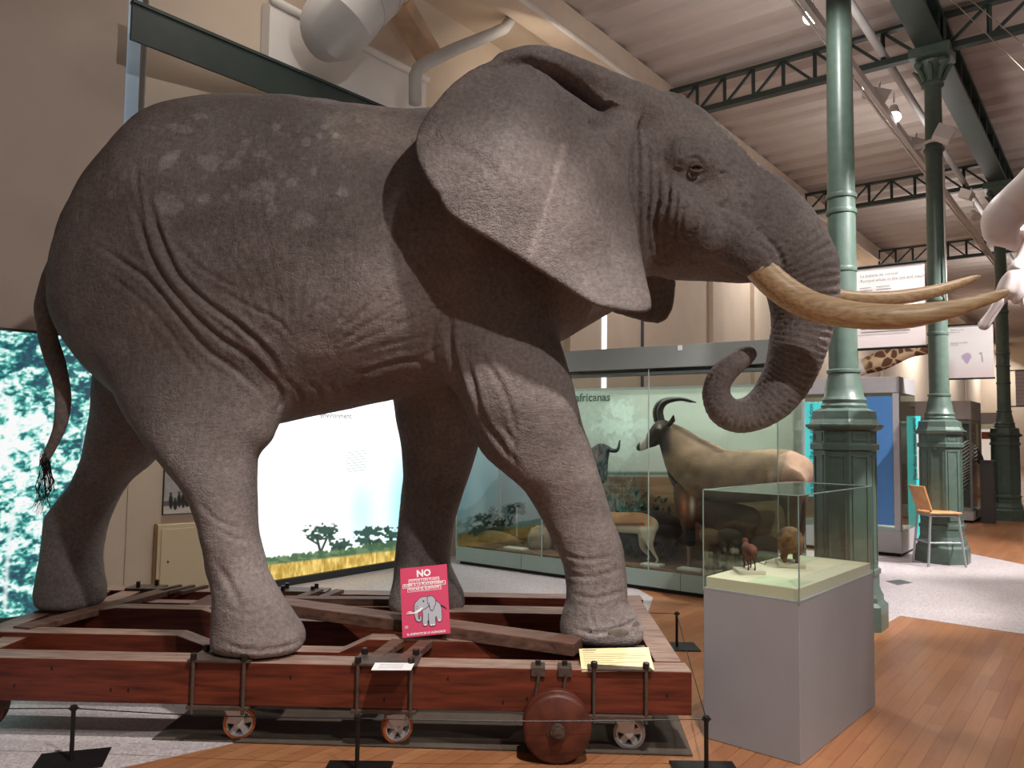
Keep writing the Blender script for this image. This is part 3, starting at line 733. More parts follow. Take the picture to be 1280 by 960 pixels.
    for up in (1, -1):
        lid.tube([ep+Vector((.036*math.cos(a), -.010-.012*abs(math.sin(a)), up*.021*math.sin(a)-.004)) for a in np.linspace(0, PI, 9)], [.004, .008, .01, .011, .011, .011, .01, .008, .004], 8)
    lid.build('eyelid', mat('lid_skin', (98, 82, 76), .8, bump=.3), el, smooth=180)
    # toenails on the front foot
    nail = mat('toenail_horn', (120, 106, 98), rough=.7, noise=.2, scale=30)
    for a, b_, w in ((773,791,13),(794,783,10)):
        k = np.argmin(np.hypot(px-a, py-b_)+1e3*(V[:, 1] > 4.6)); n = Nn[k]; p0 = Vector(V[k]); nv = Vector(n)
        mb = MB(); mb.ball((0, 0, 0), 1, 16, 10)
        sx = Vector((-nv.y, nv.x, 0)).normalized()
        mb.v = [tuple(p0-nv*.006+sx*(v[0]*w*.0046)+nv*(v[1]*.006)+Vector((0, 0, v[2]*.032))) for v in mb.v]
        mb.build('toenail', nail, el, smooth=180)
    # tail brush
    hb = MB(); rg = random.Random(2)
    for k in range(46):
        a = P(52+rg.uniform(-2, 12), 574+rg.uniform(-12, 6), 4.64+rg.uniform(-.03, .03)); e1 = P(44+rg.uniform(0, 26), 606+rg.uniform(-6, 10), 4.64+rg.uniform(-.05, .05))
        e2 = P(38+rg.uniform(0, 26), 628+rg.uniform(-8, 16), 4.64+rg.uniform(-.06, .06))
        hb.tube([a, e1, e2], [.0018, .0016, .0008], 4)
    hb.build('tail_brush', mat('tail_hair', (24, 22, 20), .6), el)
    return el
build_elephant()
# ================================================================== the hall
M = dict(
    cream=mat('cream_plaster', (204, 188, 170), .85, noise=.05, scale=2, bump=.05),
    cream2=mat('cream_panel', (212, 196, 166), .7, noise=.03, scale=1.5),
    beamcream=mat('beam_plaster', (214, 196, 178), .85, noise=.05, scale=3, bump=.05),
    white=mat('white_paint', (226, 222, 218), .6, noise=.03, scale=3),
    grey_pipe=mat('pipe_paint', (186, 184, 182), .5, noise=.06, scale=4),
    green=mat('cast_iron_green', (82, 99, 89), .38, spec=.5, noise=.12, scale=12, bump=.05, bscale=40),
    dgreen=mat('girder_green', (48, 60, 56), .5, noise=.15, scale=6),
    ceil=mat('ceiling_plaster', (182, 170, 164), .9, noise=.06, scale=.8, bump=.1, bscale=10),
    dark=mat('black_plinth', (16, 16, 17), .6),
    black=mat('black_metal', (24, 23, 24), .45, metal=.3, spec=.5, noise=.1, scale=30),
    steel=mat('galvanised_steel', (150, 150, 150), .35, metal=.8, noise=.1, scale=20),
    brown=mat('timber_and_arch_shade', (196, 166, 138), .8, noise=.2, scale=4),  # timber brown, also colours the bar that paints in the arch shadow
)
def struct(o): o['kind'] = 'structure'; return o
# ---- floor
struct(MB().box(-14, 60, -8, 62, -.05, 0).build('floor', parquet_mat()))
terr = terrazzo_mat('terrazzo', (188, 178, 178))
pl = [(-14, -4), (-5, 1.55), Pz(160, 958, 0)[:2], Pz(275, 933, 0)[:2], (1.0, 6.2), (1.42, 7.9), (.6, 12), (-14, 12)]
struct(MB().prism([(a, b, 0) for a, b in pl], (0, 0, .003)).build('floor_terrazzo', terr))
a, b = Pz(1125, 770, 0), Pz(1280, 793, 0); c, d = Pz(1212, 692, 0), Pz(1280, 706, 0)
pr = [Pz(1085, 792, 0), a, b, b+(b-a)*5, d+(d-c)*6, d, c, Pz(1150, 686, 0), H(-.2, 1.2), H(-.2, 3), H(-3.2, 3), H(-3.6, .9), Pz(1040, 800, 0)]
struct(MB().prism([(p[0], p[1], 0) for p in pr], (0, 0, .003)).build('floor_terrazzo', terr))
g0, g1, g2, g3 = Pz(1107, 727, 0), Pz(1125, 725, 0), Pz(1141, 729, 0), Pz(1122, 732, 0)
vb = MB().prism([(p.x, p.y, .003) for p in (g0, g1, g2, g3)], (0, 0, .004))
t = vb.build('floor_grille', M['steel']); tag(t, 'small flat metal grille set in the pale terrazzo floor', 'grille')
# ---- walls: partition with the forest panel, narrow recess, then the long wall down the hall
K0, K1, K2 = P(-150, 500, 5.85), P(139, 500, 7.05), P(320, 500, 7.98)
K0.z = K1.z = K2.z = 0
def wall(name, a, b, z0, z1, th, m):
    a = Vector(a); b = Vector(b); d = (b-a).normalized(); n = Vector((-d.y, d.x, 0))
    o = MB().frame_box(a+Vector((0, 0, z0)), b-a, n*th, (0, 0, z1-z0)).build(name, m); return struct(o)
kd = (K1-K0).normalized(); kn = Vector((-kd.y, kd.x, 0))
K1b = K1+kd*.20
wall('wall_left', K0-kd*6, K1, 0, 8.2, .3, mat('partition_paint', (178, 162, 150), .85, noise=.05, scale=2, bump=.05))
wall('wall_corner', K1b+kn*.05, K2, 0, 8.2, .25, M['cream'])
K2l = K2
wall('wall_far', H(44, 5.2), H(44, -14), 0, 8.2, .3, M['cream'])
wall('wall_back', K2, K2+HU*60, 0, 8.2, .3, M['cream'])
# slit of daylight between the two wall leaves
struct(MB().frame_box(K1+kn*.06, kd*.21, kn*.1, (0, 0, 2.62)).build('wall_sill', M['cream']))
win = MB().frame_box(K1+kn*.10+Vector((0, 0, 2.62)), kd*.16, kn*.02, (0, 0, 5.5)).build('window_1', mat('daylight_slit', (150, 170, 186), .5, emit=.12)); struct(win)
struct(MB().frame_box(K1+kn*.085+kd*.004+Vector((0, 0, 2.63)), kd*.022, kn*.012, (0, 0, 5.5)).build('window_2', mat('daylight_gap', (214, 236, 255), .5, emit=1.15)))
# ---- upper works over the recess
def on_wall(px, py, off=0): return Ppl(px, py, K2-Vector((-HL.x*off, -HL.y*off, 0))*0+HL*(-off), HL)
def hbox(name, a, b, th, z0, z1, m): return MB().frame_box(Vector((a.x, a.y, z0)), Vector((b.x-a.x, b.y-a.y, 0)), HL*th, (0, 0, z1-z0)).build(name, m)
fa, fb = on_wall(338, 0, .14), on_wall(533, 104, .14)
fz = fa.z; 
struct(hbox('trim_1', fa, fb, .14, fz-.62, fz, M['white']))
struct(MB().tube([fa-HL*.02+Vector((0, 0, 0)), Vector((fb.x, fb.y, fz))-HL*.02], .045, 10).build('trim_2', M['white'], smooth=180))
ga = Ppl(165, 2, K1b-kn*.42, kn); gb = on_wall(492, 133, .30)
gm = MB().beam(ga+Vector((0, 0, .0)), Vector((gb.x, gb.y, ga.z)), .07, .03)
gm.beam(ga+Vector((0, 0, -.175)), Vector((gb.x, gb.y, ga.z-.175)), .03, .33)
struct(gm.build('trim_3', M['dgreen']))
# cream entablature under the ceiling
struct(MB().frame_box(H(-16, 3.9, 7.03), HU*62, HL*.36, (0, 0, .42)).build('trim_4', M['beamcream']))
struct(MB().frame_box(H(-16, 3.86, 7.02), HU*62, HL*.05, (0, 0, .04)).build('trim_5', M['white']))  # white strip paints in the highlight along the beam's lower edge
struct(MB().frame_box(H(-16, 4.26, 7.12), HU*62, HL*1.2, (0, 0, .2)).build('trim_6', M['cream']))
# ---- ceiling of shallow vaults running across the hall
per, s0, s1 = .66, -18, 58
ss = np.arange(s0, s1, per/10); tt = (-14.0, 4.45)
prof = 7.42+.13*(np.mod(ss/per, 1)**.8*(1-np.clip((np.mod(ss/per, 1)-.8)/.2, 0, 1)))
V = []; 
for s_, z_ in zip(ss, prof):
    for t_ in tt: V.append(H(s_, t_, z_))
Fq = [(2*i, 2*i+1, 2*i+3, 2*i+2) for i in range(len(ss)-1)]
struct(MB().add(V, Fq).build('ceiling', M['ceil']))
# ---- roof trusses and the girder on the columns
def truss(s, ta, tb, n, label):
    mb = MB(); zb, zt = 6.87, 7.33
    up = (0, 0, 1)
    mb.beam(H(s, ta, zb), H(s, tb, zb), .13, .085); mb.beam(H(s, ta, zt), H(s, tb, zt), .12, .05)
    d = (tb-ta)/n
    for k in range(n+1):
        mb.beam(H(s, ta+d*k, zb), H(s, ta+d*k, zt), .045, .045)
        if k < n:
            q = (zb, zt) if k < n/2 else (zt, zb)
            mb.beam(H(s, ta+d*k, q[0]), H(s, ta+d*(k+1), q[1]), .035, .04)
    o = mb.build('roof_truss', M['dgreen']); tag(o, label, 'truss', kind='thing'); return o
truss(0, .15, 3.9, 8, 'dark green lattice truss from the second column to the cream beam, nearest of three')
truss(7.0, .15, 3.9, 8, 'dark green lattice truss between the cream beam and the third column, middle of three')
truss(14.0, .15, 3.9, 8, 'dark green lattice truss farthest back, seen low behind the tusk tips')
truss(0, -6.5, -.15, 12, 'dark green truss reaching right from the second column to the top right corner')
gird = MB()
gird.frame_box(H(-12, -.16, 6.875), HU*55.5, HL*.32, (0, 0, .06)); gird.frame_box(H(-12, -.16, 7.3), HU*55.5, HL*.32, (0, 0, .06)); gird.frame_box(H(-12, -.02, 6.9), HU*55.5, HL*.04, (0, 0, .42))
for k in range(62): gird.frame_box(H(-12+k*.9, -.14, 6.9), HU*.05, HL*.28, (0, 0, .42))
tag(gird.build('lattice_girder', M['dgreen']), 'dark green iron girder running along the tops of the columns', 'girder')
cd = MB().tube([H(-10, .62, 7.02), H(34, .62, 7.02)], .055, 10)
tag(cd.build('conduit_pipe', M['grey_pipe'], smooth=180), 'straight pale conduit under the ceiling left of the green girder', 'pipe')
# ---- columns
def column(name, c, label, sc=1.0, rings=()):
    o = thing(name, label, 'column', c, HANG)
    r8 = PI/8
    pb = MB()
    k = .245*sc/math.cos(r8)
    pb.lathe([(k*1.25, 0), (k*1.25, .20), (k*1.12, .23), (k*1.12, .27), (k*1.06, .30), (k*1.0, .34), (k*1.0, .44), (k*1.05, .45), (k*1.05, .49), (k*.97, .50), (k*.97, 1.49), (k*1.06, 1.50), (k*1.06, 1.545),
              (k*.98, 1.555), (k*.98, 1.66), (k*1.12, 1.675), (k*1.2, 1.70), (k*1.2, 1.715), (k*1.08, 1.72), (k*1.0, 1.76), (k*.98, 1.83), (k*.70, 1.86)], 8, rot=r8)
    pb.build('pedestal', M['green'], o, local=True)
    fr = MB(); ap = .97*.245*sc
    for q in range(8):
        a = PI/4*q; n = Vector((math.cos(a), math.sin(a), 0)); s = Vector((-n.y, n.x, 0)); hw = ap*math.tan(r8)
        for z0, z1 in ((.55, 1.45), (1.575, 1.645)):
            w = hw*.72; th = .012
            for (u0, u1, v0, v1) in ((-w, w, z0, z0+th), (-w, w, z1-th, z1), (-w, -w+th, z0, z1), (w-th, w, z0, z1)):
                fr.frame_box(n*(ap-.003)+s*u0+Vector((0, 0, v0)), s*(u1-u0), n*.011, (0, 0, v1-v0))
    fr.build('panel_moulding', M['green'], o, local=True)
    MB().lathe([(.185*sc, 1.855), (.19*sc, 1.88), (.175*sc, 1.90), (.185*sc, 1.93), (.175*sc, 1.95), (.165*sc, 1.96), (.155*sc, 2.03), (.135*sc, 2.12), (.128*sc, 2.16), (.14*sc, 2.17), (.14*sc, 2.19), (.125*sc, 2.2)], 32).build('base', M['green'], o, local=True, smooth=40)
    MB().lathe([(.122*sc, 2.19), (.118*sc, 3.5), (.108*sc, 5.0), (.104*sc, 6.4)], 32).build('shaft', M['green'], o, local=True, smooth=40)
    for z in rings:
        MB().lathe([(.117*sc, z-.025), (.128*sc, z-.02), (.132*sc, z), (.128*sc, z+.02), (.117*sc, z+.025)], 32).build('collar', M['green'], o, local=True, smooth=40)
    MB().lathe([(.11*sc, 6.36), (.14*sc, 6.38), (.14*sc, 6.41), (.115*sc, 6.43), (.12*sc, 6.5), (.16*sc, 6.62), (.21*sc, 6.70)], 24).build('capital', M['green'], o, local=True, smooth=40)
    cp = MB().box(-.25*sc, .25*sc, -.25*sc, .25*sc, 6.74, 6.87)
    for q in range(4):
        a = PI/4+PI/2*q; cp.ball((.2*sc*math.cos(a), .2*sc*math.sin(a), 6.66), .06, 10, 8)
    for q in range(8):
        a = PI/4*q
        cp.tube([(.12*math.cos(a), .12*math.sin(a), 6.44), (.17*math.cos(a), .17*math.sin(a), 6.56), (.235*math.cos(a), .235*math.sin(a), 6.64)], [.03, .035, .02], 6)
    cp.build('abacus', M['green'], o, local=True)
    return o
C1 = Vector((2.91, 6.90, 0))
c1 = column('iron_column', C1, 'tall green cast-iron column nearest the trunk, on an octagonal pedestal', 1.0, (3.08, 3.60, 3.74))
c2 = column('iron_column', H(0, 0), 'green iron column with the wooden high chair standing at its foot', 1.0, (3.0, 3.45, 5.5))
c3 = column('iron_column', H(7.0, 0), 'thinnest green iron column, far right under the white bones', 1.0, (2.75, 3.1, 3.35, 4.2))
for c, t_ in ((c2, 'h'),):
    MB().tube([(-.10, -.125, 3.35), (-.10, -.125, 5.35)], .013, 8).build('cable_duct', M['white'], c, local=True, smooth=180)
# ---- pipes over the recess
pa = Ppl(522, 92, H(0, 4.35), HL)
pts = [Ppl(x, y, H(0, 4.35), HL) for x, y in ((519, 130), (519, 96), (523, 86), (534, 78), (572, 60), (612, 44), (630, 36), (638, 26), (641, 14), (641, 3))]
pp = MB().tube(pts, .075, 14); tag(pp.build('bent_pipe', M['grey_pipe'], smooth=180), 'pale bent pipe rising along the wall above the elephant ear', 'pipe')
d0 = [Ppl(x, y, H(0, 4.2), HL) for x, y in ((432, 22), (445, 6), (466, -14), (480, -34))]
d0 = [d0[0]+HL*.30+Vector((0, 0, -.02)), d0[0]+HL*.15+Vector((0, 0, -.06))]+d0
dm = MB().tube(d0, .33, 24)
for q in (3, 4): 
    dd = (d0[q]-d0[q-1]).normalized(); dm.tube([d0[q]-dd*.012, d0[q]+dd*.012], .338, 24)
tag(dm.build('air_duct', M['grey_pipe'], smooth=40), 'fat grey ventilation duct cut off by the top edge of the picture', 'duct')
# ---- upper wall: brown bar painting in an arch shadow, then a timber
ta, tb = Ppl(500, 8, H(0, 4.7), HL), Ppl(536, 70, H(0, 4.7), HL)
struct(MB().beam(ta, tb, .3, .16).build('trim_7', M['brown'])); 
ta, tb = Ppl(600, -12, H(0, 4.5), HL), Ppl(655, 36, H(0, 4.5), HL)
struct(MB().beam(ta, tb, .25, .14).build('trim_8', M['brown']))
# ---- pilasters and bright slit windows of the long wall
k = 9
for px, w_ in ((706, .2), (886, .5), (938, .35), (1100, .4), (1205, .4)):
    q = on_wall(px, 440); k_ = MB().frame_box(Vector((q.x, q.y, 0)), HU*w_, -HL*.10, (0, 0, 7)); struct(k_.build('trim_%d' % k, M['cream'])); k += 1
q = on_wall(752, 440); struct(MB().frame_box(Vector((q.x, q.y, 1.5)), HU*.13, -HL*.02, (0, 0, 3.2)).build('window_3', mat('daylight_pane', (250, 250, 252), .5, emit=1.3)))
q = on_wall(801, 440); struct(MB().frame_box(Vector((q.x, q.y, 1.5)), HU*.05, -HL*.04, (0, 0, 3.2)).build('trim_20', mat('slate_frame', (70, 78, 98), .5)))
# ---- lighting track with its spots
tr = MB(); tr.frame_box(H(-6.2, .24, 5.55), HU*24, HL*.05, (0, 0, .09))
tr.frame_box(H(-6.2, .30, 5.52), HU*24, HL*.02, (0, 0, .03))
rail = tr.build('light_track', M['white']); tag(rail, 'long white lighting track running from column to column under the ceiling', 'track')
bulb = mat('lamp_lens', (255, 250, 244), .3, emit=9)
def spot(label, loc, aim, lit):
    o = thing('track_spotlight', label, 'spotlight', loc, 0, 'spotlights on the lighting track')
    d = (Vector(aim)-Vector(loc)); d.normalize(); q = d.to_track_quat('Z', 'Y').to_matrix()
    mb = MB().lathe([(.03, -.10), (.05, -.08), (.06, .0), (.085, .10), (.09, .13)], 20, cap=True)
    mb.v = [tuple(q @ Vector(v)+Vector((0, 0, -.24))) for v in mb.v]; mb.build('housing', M['white'], o, local=True, smooth=40)
    mb = MB().lathe([(.082, .131), (.08, .137), (.001, .14)], 20); mb.v = [tuple(q @ Vector(v)+Vector((0, 0, -.24))) for v in mb.v]
    mb.build('lens', bulb if lit else M['white'], o, local=True)
    MB().tube([(0, 0, 0), (0, 0, -.13)], .012, 8).build('stem', M['white'], o, local=True)
    return o
def flood(label, loc, rz):
    o = thing('flood_light', label, 'floodlight', loc, rz, 'white floodlights on the lighting track')
    hb = MB().prism([(-.14, 0, 0), (.14, 0, 0), (.10, 0, -.16), (-.08, 0, -.16)], (0, .22, 0)); hb.v = [tuple(Matrix.Rotation(.5, 3, 'X') @ Vector(v)-Vector((0, .05, .08))) for v in hb.v]
    hb.build('housing', M['white'], o, local=True, bevel=.01)
    MB().tube([(0, 0, .02), (0, .03, -.12)], .012, 8).build('bracket', M['white'], o, local=True)
    return o
def on_track(px, py): return Ppl(px, py, H(0, .27), HL)
spot('glaring white spotlight at the top edge beside the nearest column', Ppl(1016, -8, H(0, .75), HL), (0, 4, 2), True)
SPOT2 = Vector(on_track(1117, 116)); 
spot('lit white spotlight hanging from the track between the first two columns', SPOT2, (3.0, 6.0, 0), True)
spot('small unlit spotlight at the far end of the track by the bones', Vector(on_track(1217, 252)), (8, 9, 0), False)
flood('white floodlight on the left side of the second column', Vector(on_track(1146, 168)), .3)
flood('white floodlight on the right side of the second column', Vector(Ppl(1188, 158, H(0, -.25), HL)), 1.2)
flood('small grey floodlight above the lit spotlight on the track', Vector(on_track(1100, 104)), .3)
flood('far white floodlight on the track close to the white bones', Vector(on_track(1214, 236)), .8)
# clamp of the track round the second column
cl = MB().lathe([(.115, -.02), (.13, -.02), (.13, .02), (.115, .02)], 24, c=H(0, 0, 5.6)); cl.frame_box(H(-.03, .1, 5.57), HU*.06, HL*.16, (0, 0, .05))
tag(cl.build('track_clamp', M['white'], smooth=40), 'white clamp ring fixing the lighting track to the second column', 'clamp')
# ================================================================== trolley under the elephant
TR = Vector((.92, 4.03, 0)); E1 = Vector((.9997, -.026, 0)); E2 = Vector((.026, .9997, 0)); TANG = -.026
def T(a, b, z=0): return TR+E1*a+E2*b+Vector((0, 0, z))
def TX(X): return (X-.92)          # world X on the front line to the trolley's own axis
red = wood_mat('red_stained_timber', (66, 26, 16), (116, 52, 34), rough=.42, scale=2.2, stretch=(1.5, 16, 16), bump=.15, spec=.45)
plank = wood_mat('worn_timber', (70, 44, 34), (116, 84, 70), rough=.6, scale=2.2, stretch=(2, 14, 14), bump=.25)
iron = mat('old_iron', (84, 70, 62), .5, metal=.35, noise=.25, scale=25, bump=.2)
bolt = mat('bolt_iron', (46, 38, 34), .45, metal=.5)
tro = thing('timber_trolley', 'long red-brown timber trolley carrying the elephant on casters and wooden wheels', 'trolley', T(-2, .9), TANG)
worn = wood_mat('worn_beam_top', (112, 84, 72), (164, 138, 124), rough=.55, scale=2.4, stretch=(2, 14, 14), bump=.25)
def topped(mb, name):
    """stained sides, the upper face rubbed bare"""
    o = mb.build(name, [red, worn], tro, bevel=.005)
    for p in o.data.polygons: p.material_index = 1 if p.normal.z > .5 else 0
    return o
def longbeam(name, b0, th, prof, z0, m=red, bev=.006):
    """beam running along the trolley; prof: (a, top height) outline"""
    poly = [T(a, b0, z) for a, z in prof]+[T(prof[-1][0], b0, z0), T(prof[0][0], b0, z0)]
    mb = MB().prism(poly, E2*th); return topped(mb, name)
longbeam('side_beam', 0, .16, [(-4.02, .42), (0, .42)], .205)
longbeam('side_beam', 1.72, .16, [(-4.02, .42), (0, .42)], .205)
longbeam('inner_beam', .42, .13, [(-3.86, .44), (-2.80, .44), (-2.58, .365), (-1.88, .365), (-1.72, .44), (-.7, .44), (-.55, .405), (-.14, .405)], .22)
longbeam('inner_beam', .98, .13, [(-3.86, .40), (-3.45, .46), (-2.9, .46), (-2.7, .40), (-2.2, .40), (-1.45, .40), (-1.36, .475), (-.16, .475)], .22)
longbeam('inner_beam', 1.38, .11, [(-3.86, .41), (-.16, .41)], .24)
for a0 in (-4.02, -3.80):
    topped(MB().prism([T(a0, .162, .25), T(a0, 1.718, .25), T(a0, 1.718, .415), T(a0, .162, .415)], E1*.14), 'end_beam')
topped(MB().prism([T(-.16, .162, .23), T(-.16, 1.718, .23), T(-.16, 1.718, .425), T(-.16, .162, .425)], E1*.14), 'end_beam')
# diagonal brace and short battens
pa, pb = T(-2.62, 1.05, .50), T(-.55, .30, .455)
MB().beam(pa, pb, .17, .07).build('diagonal_brace', plank, tro, bevel=.005)
MB().beam(T(-3.75, .5, .43), T(-3.45, 1.6, .43), .12, .04).build('diagonal_brace', plank, tro, bevel=.005)
for x in (-1.60, -1.44): MB().beam(T(x-.02, .10, .415), T(x+.05, .42, .425), .075, .04).build('batten', plank, tro, bevel=.004)
for x in (-2.46, -2.31): MB().beam(T(x, 1.42, .425), T(x+.10, 1.78, .43), .07, .03).build('batten', plank, tro, bevel=.004)
MB().beam(T(-2.62, 1.42, .435), T(-1.5, 1.48, .435), .10, .04).build('batten', plank, tro, bevel=.004)
for x in (-3.52, -3.42, -3.32): MB().beam(T(x, 1.62, .43), T(x+.09, 1.86, .43), .035, .025).build('batten', iron, tro)
MB().frame_box(T(-3.05, 1.05, .41), E1*.55, E2*.40, (0, 0, .045)).build('deck_board', plank, tro, bevel=.004)
# boards the feet stand on
for c, w_ in ((P(320, 822, 4.30), .30), (P(752, 800, 4.60), .28), (P(90, 762, 5.28), .28), (P(535, 766, 5.30), .28)):
    MB().frame_box(Vector((c.x, c.y, .385))-E1*w_*.55-E2*.17, E1*w_*1.1, E2*.34, (0, 0, .042)).build('foot_board', plank, tro, bevel=.006)
# iron straps round the front beam: plate, rods, lower plate, bolts
def strap(x0, x1, b0=-.02, top=True):
    a0, a1 = TX(x0), TX(x1)
    st = MB().frame_box(T(a0-.03, b0, .42), E1*(a1-a0+.06), E2*.20, (0, 0, .014)).build('strap_plate', iron, tro, bevel=.003)
    MB().frame_box(T(a0-.03, b0, .186), E1*(a1-a0+.06), E2*.20, (0, 0, .018)).build('strap_plate', iron, tro, bevel=.003)
    for a in (a0, a1):
        MB().tube([T(a, b0+.008, .165), T(a, b0+.008, .455)], .010, 10).build('strap_rod', iron, tro, smooth=60)
        for bb in ((b0+.008, b0+.17) if top else (b0+.008,)):
            MB().lathe([(.017, 0), (.017, .028), (.013, .032)], 6, c=T(a, bb, .434)).build('bolt', bolt, tro)
strap(-1.60, -1.34); strap(-.76, -.49); strap(.43, .69, top=False)
for x0 in (.15, .285):
    a = TX(x0)
    MB().frame_box(T(a-.035, -.012, .42), E1*.07, E2*.09, (0, 0, .012)).frame_box(T(a-.035, -.014, .385), E1*.07, E2*.012, (0, 0, .045)).build('clip', iron, tro, bevel=.002)
    MB().lathe([(.014, 0), (.014, .022)], 6, c=T(a, .03, .432)).build('bolt', bolt, tro)
    MB().tube([T(a+.005, -.014, .40), T(a-.01, -.018, .30), T(a-.02, -.02, .20)], .008, 8).build('strap_rod', iron, tro, smooth=60)
for k in range(2):
    for a, b in ((-2.62+k*.0, 1.74), (-2.40, 1.74)):
        MB().lathe([(.016, 0), (.016, .05)], 6, c=T(a, b+k*.1, .42)).build('bolt', bolt, tro)
MB().frame_box(T(-2.72, 1.72, .42), E1*.42, E2*.16, (0, 0, .014)).build('strap_plate', iron, tro)
MB().frame_box(T(-3.78, 1.72, .42), E1*.25, E2*.16, (0, 0, .014)).build('strap_plate', iron, tro)
for a, b in ((-3.7, 1.76), (-3.6, 1.84)): MB().lathe([(.016, 0), (.016, .045)], 6, c=T(a, b, .432)).build('bolt', bolt, tro)
for x, z in ((-2.33, .37), (-2.52, .28), (-2.02, .27), (-1.93, .27), (-1.10, .35), (-.30, .36), (-.02, .25), (.1, .27), (-.62, .25), (.80, .30)):
    MB().lathe([(.012, 0), (.012, .006), (.006, .009)], 10, c=T(TX(x), -.0, z), axis='y').build('bolt', bolt, tro)
# big turned wooden wheels
whm = wood_mat('wheel_timber', (62, 26, 16), (98, 48, 32), rough=.5, scale=2, stretch=(6, 6, 6), bump=.2)
for x, b, r in ((.245, -.13, .168), (-2.79, .02, .168)):
    c = T(TX(x), b, r)
    w_ = MB().lathe([(r*.90, -.0), (r*.97, .008), (r, .02), (r, .05), (r*.97, .056), (r*.97, .06), (r, .066), (r, .11), (r*.95, .115)], 48, c=c, axis='y')
    wo = w_.build('wooden_wheel', whm, tro, smooth=35)
    MB().tube([c+E2*.004, c-E2*.004], r*.34, 32).build('hub_plate', mat('hub_dark', (70, 34, 24), .5), wo, smooth=40)
    MB().tube([c, c-E2*.030], .034, 20).tube([c-E2*.03, c-E2*.045], .022, 16).build('axle', iron, wo, smooth=40)
# rubber-tyred casters
tyre = mat('orange_tyre', (188, 104, 58), .5, noise=.1); gtyre = mat('grey_tyre', (150, 138, 134), .5)
alu = mat('cast_aluminium', (206, 208, 212), .4, metal=.35, noise=.1, scale=30)
def caster(x, b, yaw, lab=None, ty=tyre):
    r = .082; c = T(TX(x), b, r); d = Vector((math.cos(yaw), math.sin(yaw), 0)); n = Vector((-d.y, d.x, 0))
    top = .204-.018
    fk = MB().frame_box(c-d*.075-n*.06+Vector((0, 0, top-.008-r)), d*.15, n*.12, (0, 0, .008))
    fk.tube([c+Vector((0, 0, top-.03-r)), c+Vector((0, 0, top-.006-r))], .045, 20)
    for s in (1, -1):
        o_ = n*s*.036; tp = Vector((0, 0, top-.028-r))
        fk.prism([c+o_-d*.075+tp, c+o_+d*.03+tp, c+o_+d*.022, c+o_+d*.0-Vector((0, 0, .022)), c+o_-d*.022], n*s*.005)
    fk.tube([c-n*.046, c+n*.046], .012, 12)
    cs = fk.build('caster', alu, tro, smooth=40)
    tb = MB(); ring = []
    for rr, w_ in ((r*.80, -.022), (r*.97, -.022), (r, -.014), (r, .014), (r*.97, .022), (r*.80, .022), (r*.80, -.022)): ring.append((rr, w_))
    nn = 40
    for rr, w_ in ring:
        for k in range(nn):
            a = 2*PI*k/nn; tb.v.append(tuple(c+d*(rr*math.cos(a))+Vector((0, 0, rr*math.sin(a)))+n*w_))
    for i in range(len(ring)-1):
        for k in range(nn): tb.f.append((i*nn+k, i*nn+(k+1) % nn, (i+1)*nn+(k+1) % nn, (i+1)*nn+k)); tb.mi.append(0)
    tb.build('tyre', ty, cs, smooth=50)
    hb = MB(); hb.tube([c-n*.024, c+n*.024], .020, 16); Rr = r*.80
    for k in range(5):
        a = 2*PI*k/5+.3; e = d*math.cos(a)+Vector((0, 0, math.sin(a))); sd = d*(-math.sin(a))+Vector((0, 0, math.cos(a)))
        hb.prism([c+e*.015-sd*.012-n*.014, c+e*.015+sd*.012-n*.014, c+e*Rr+sd*.017-n*.014, c+e*Rr-sd*.017-n*.014], n*.028)
    for k in range(40):
        a0, a1 = 2*PI*k/40, 2*PI*(k+1)/40
        e0 = d*math.cos(a0)+Vector((0, 0, math.sin(a0))); e1 = d*math.cos(a1)+Vector((0, 0, math.sin(a1)))
        hb.prism([c+e0*Rr*.9-n*.02, c+e1*Rr*.9-n*.02, c+e1*Rr*1.005-n*.02, c+e0*Rr*1.005-n*.02], n*.04)
    hb.build('wheel_hub', alu, cs, smooth=30)
caster(-1.40, .12, .25); caster(-.575, .11, .45); caster(.62, .10, -.15, ty=gtyre)
caster(-3.3, 1.75, .2); caster(.5, 1.75, .4)
# dark mat beneath
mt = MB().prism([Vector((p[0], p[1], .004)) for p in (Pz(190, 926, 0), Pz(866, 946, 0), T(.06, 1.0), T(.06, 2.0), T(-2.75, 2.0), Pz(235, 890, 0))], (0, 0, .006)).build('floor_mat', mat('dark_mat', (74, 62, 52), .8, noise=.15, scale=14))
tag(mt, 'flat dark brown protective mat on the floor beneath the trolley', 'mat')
# ------------------------------------------------------------------ notices
ink = mat('print_black', (40, 38, 38), .6); pinkc = mat('poster_pink', (206, 62, 98), .55); wht = mat('print_white', (240, 236, 236), .55); greyp = mat('print_grey', (176, 174, 182), .55)
po = thing('warning_poster', 'pink warning board headed NO with a drawn grey elephant, leaning by the front foot', 'poster', P(533, 795, 4.62))
bl, br, tl = P(503, 797.5, 4.475), P(563, 791.5, 4.46), P(500, 711, 4.60)
ax = (br-bl); W_ = ax.length; ax.normalize(); ay = (tl-bl); ay = (ay-ax*ay.dot(ax)); H_ = ay.length; ay.normalize(); nn = ax.cross(ay)
MB().frame_box(bl-nn*.006, ax*W_, ay*H_, nn*.006).build('board', pinkc, po)
def pp(u, v): return bl+ax*(u*W_)+ay*(v*H_)
def flat(name, polys, m, off):
    for q in polys: MB().prism([pp(u, v)+nn*off for u, v in q], nn*.0006).build(name, m, po)
tx = [('NO', W_*.5, H_*.855, .052)]
text_on('lettering', tx, bl, ax, ay, wht, po, 'CENTER', .0012, .0022)
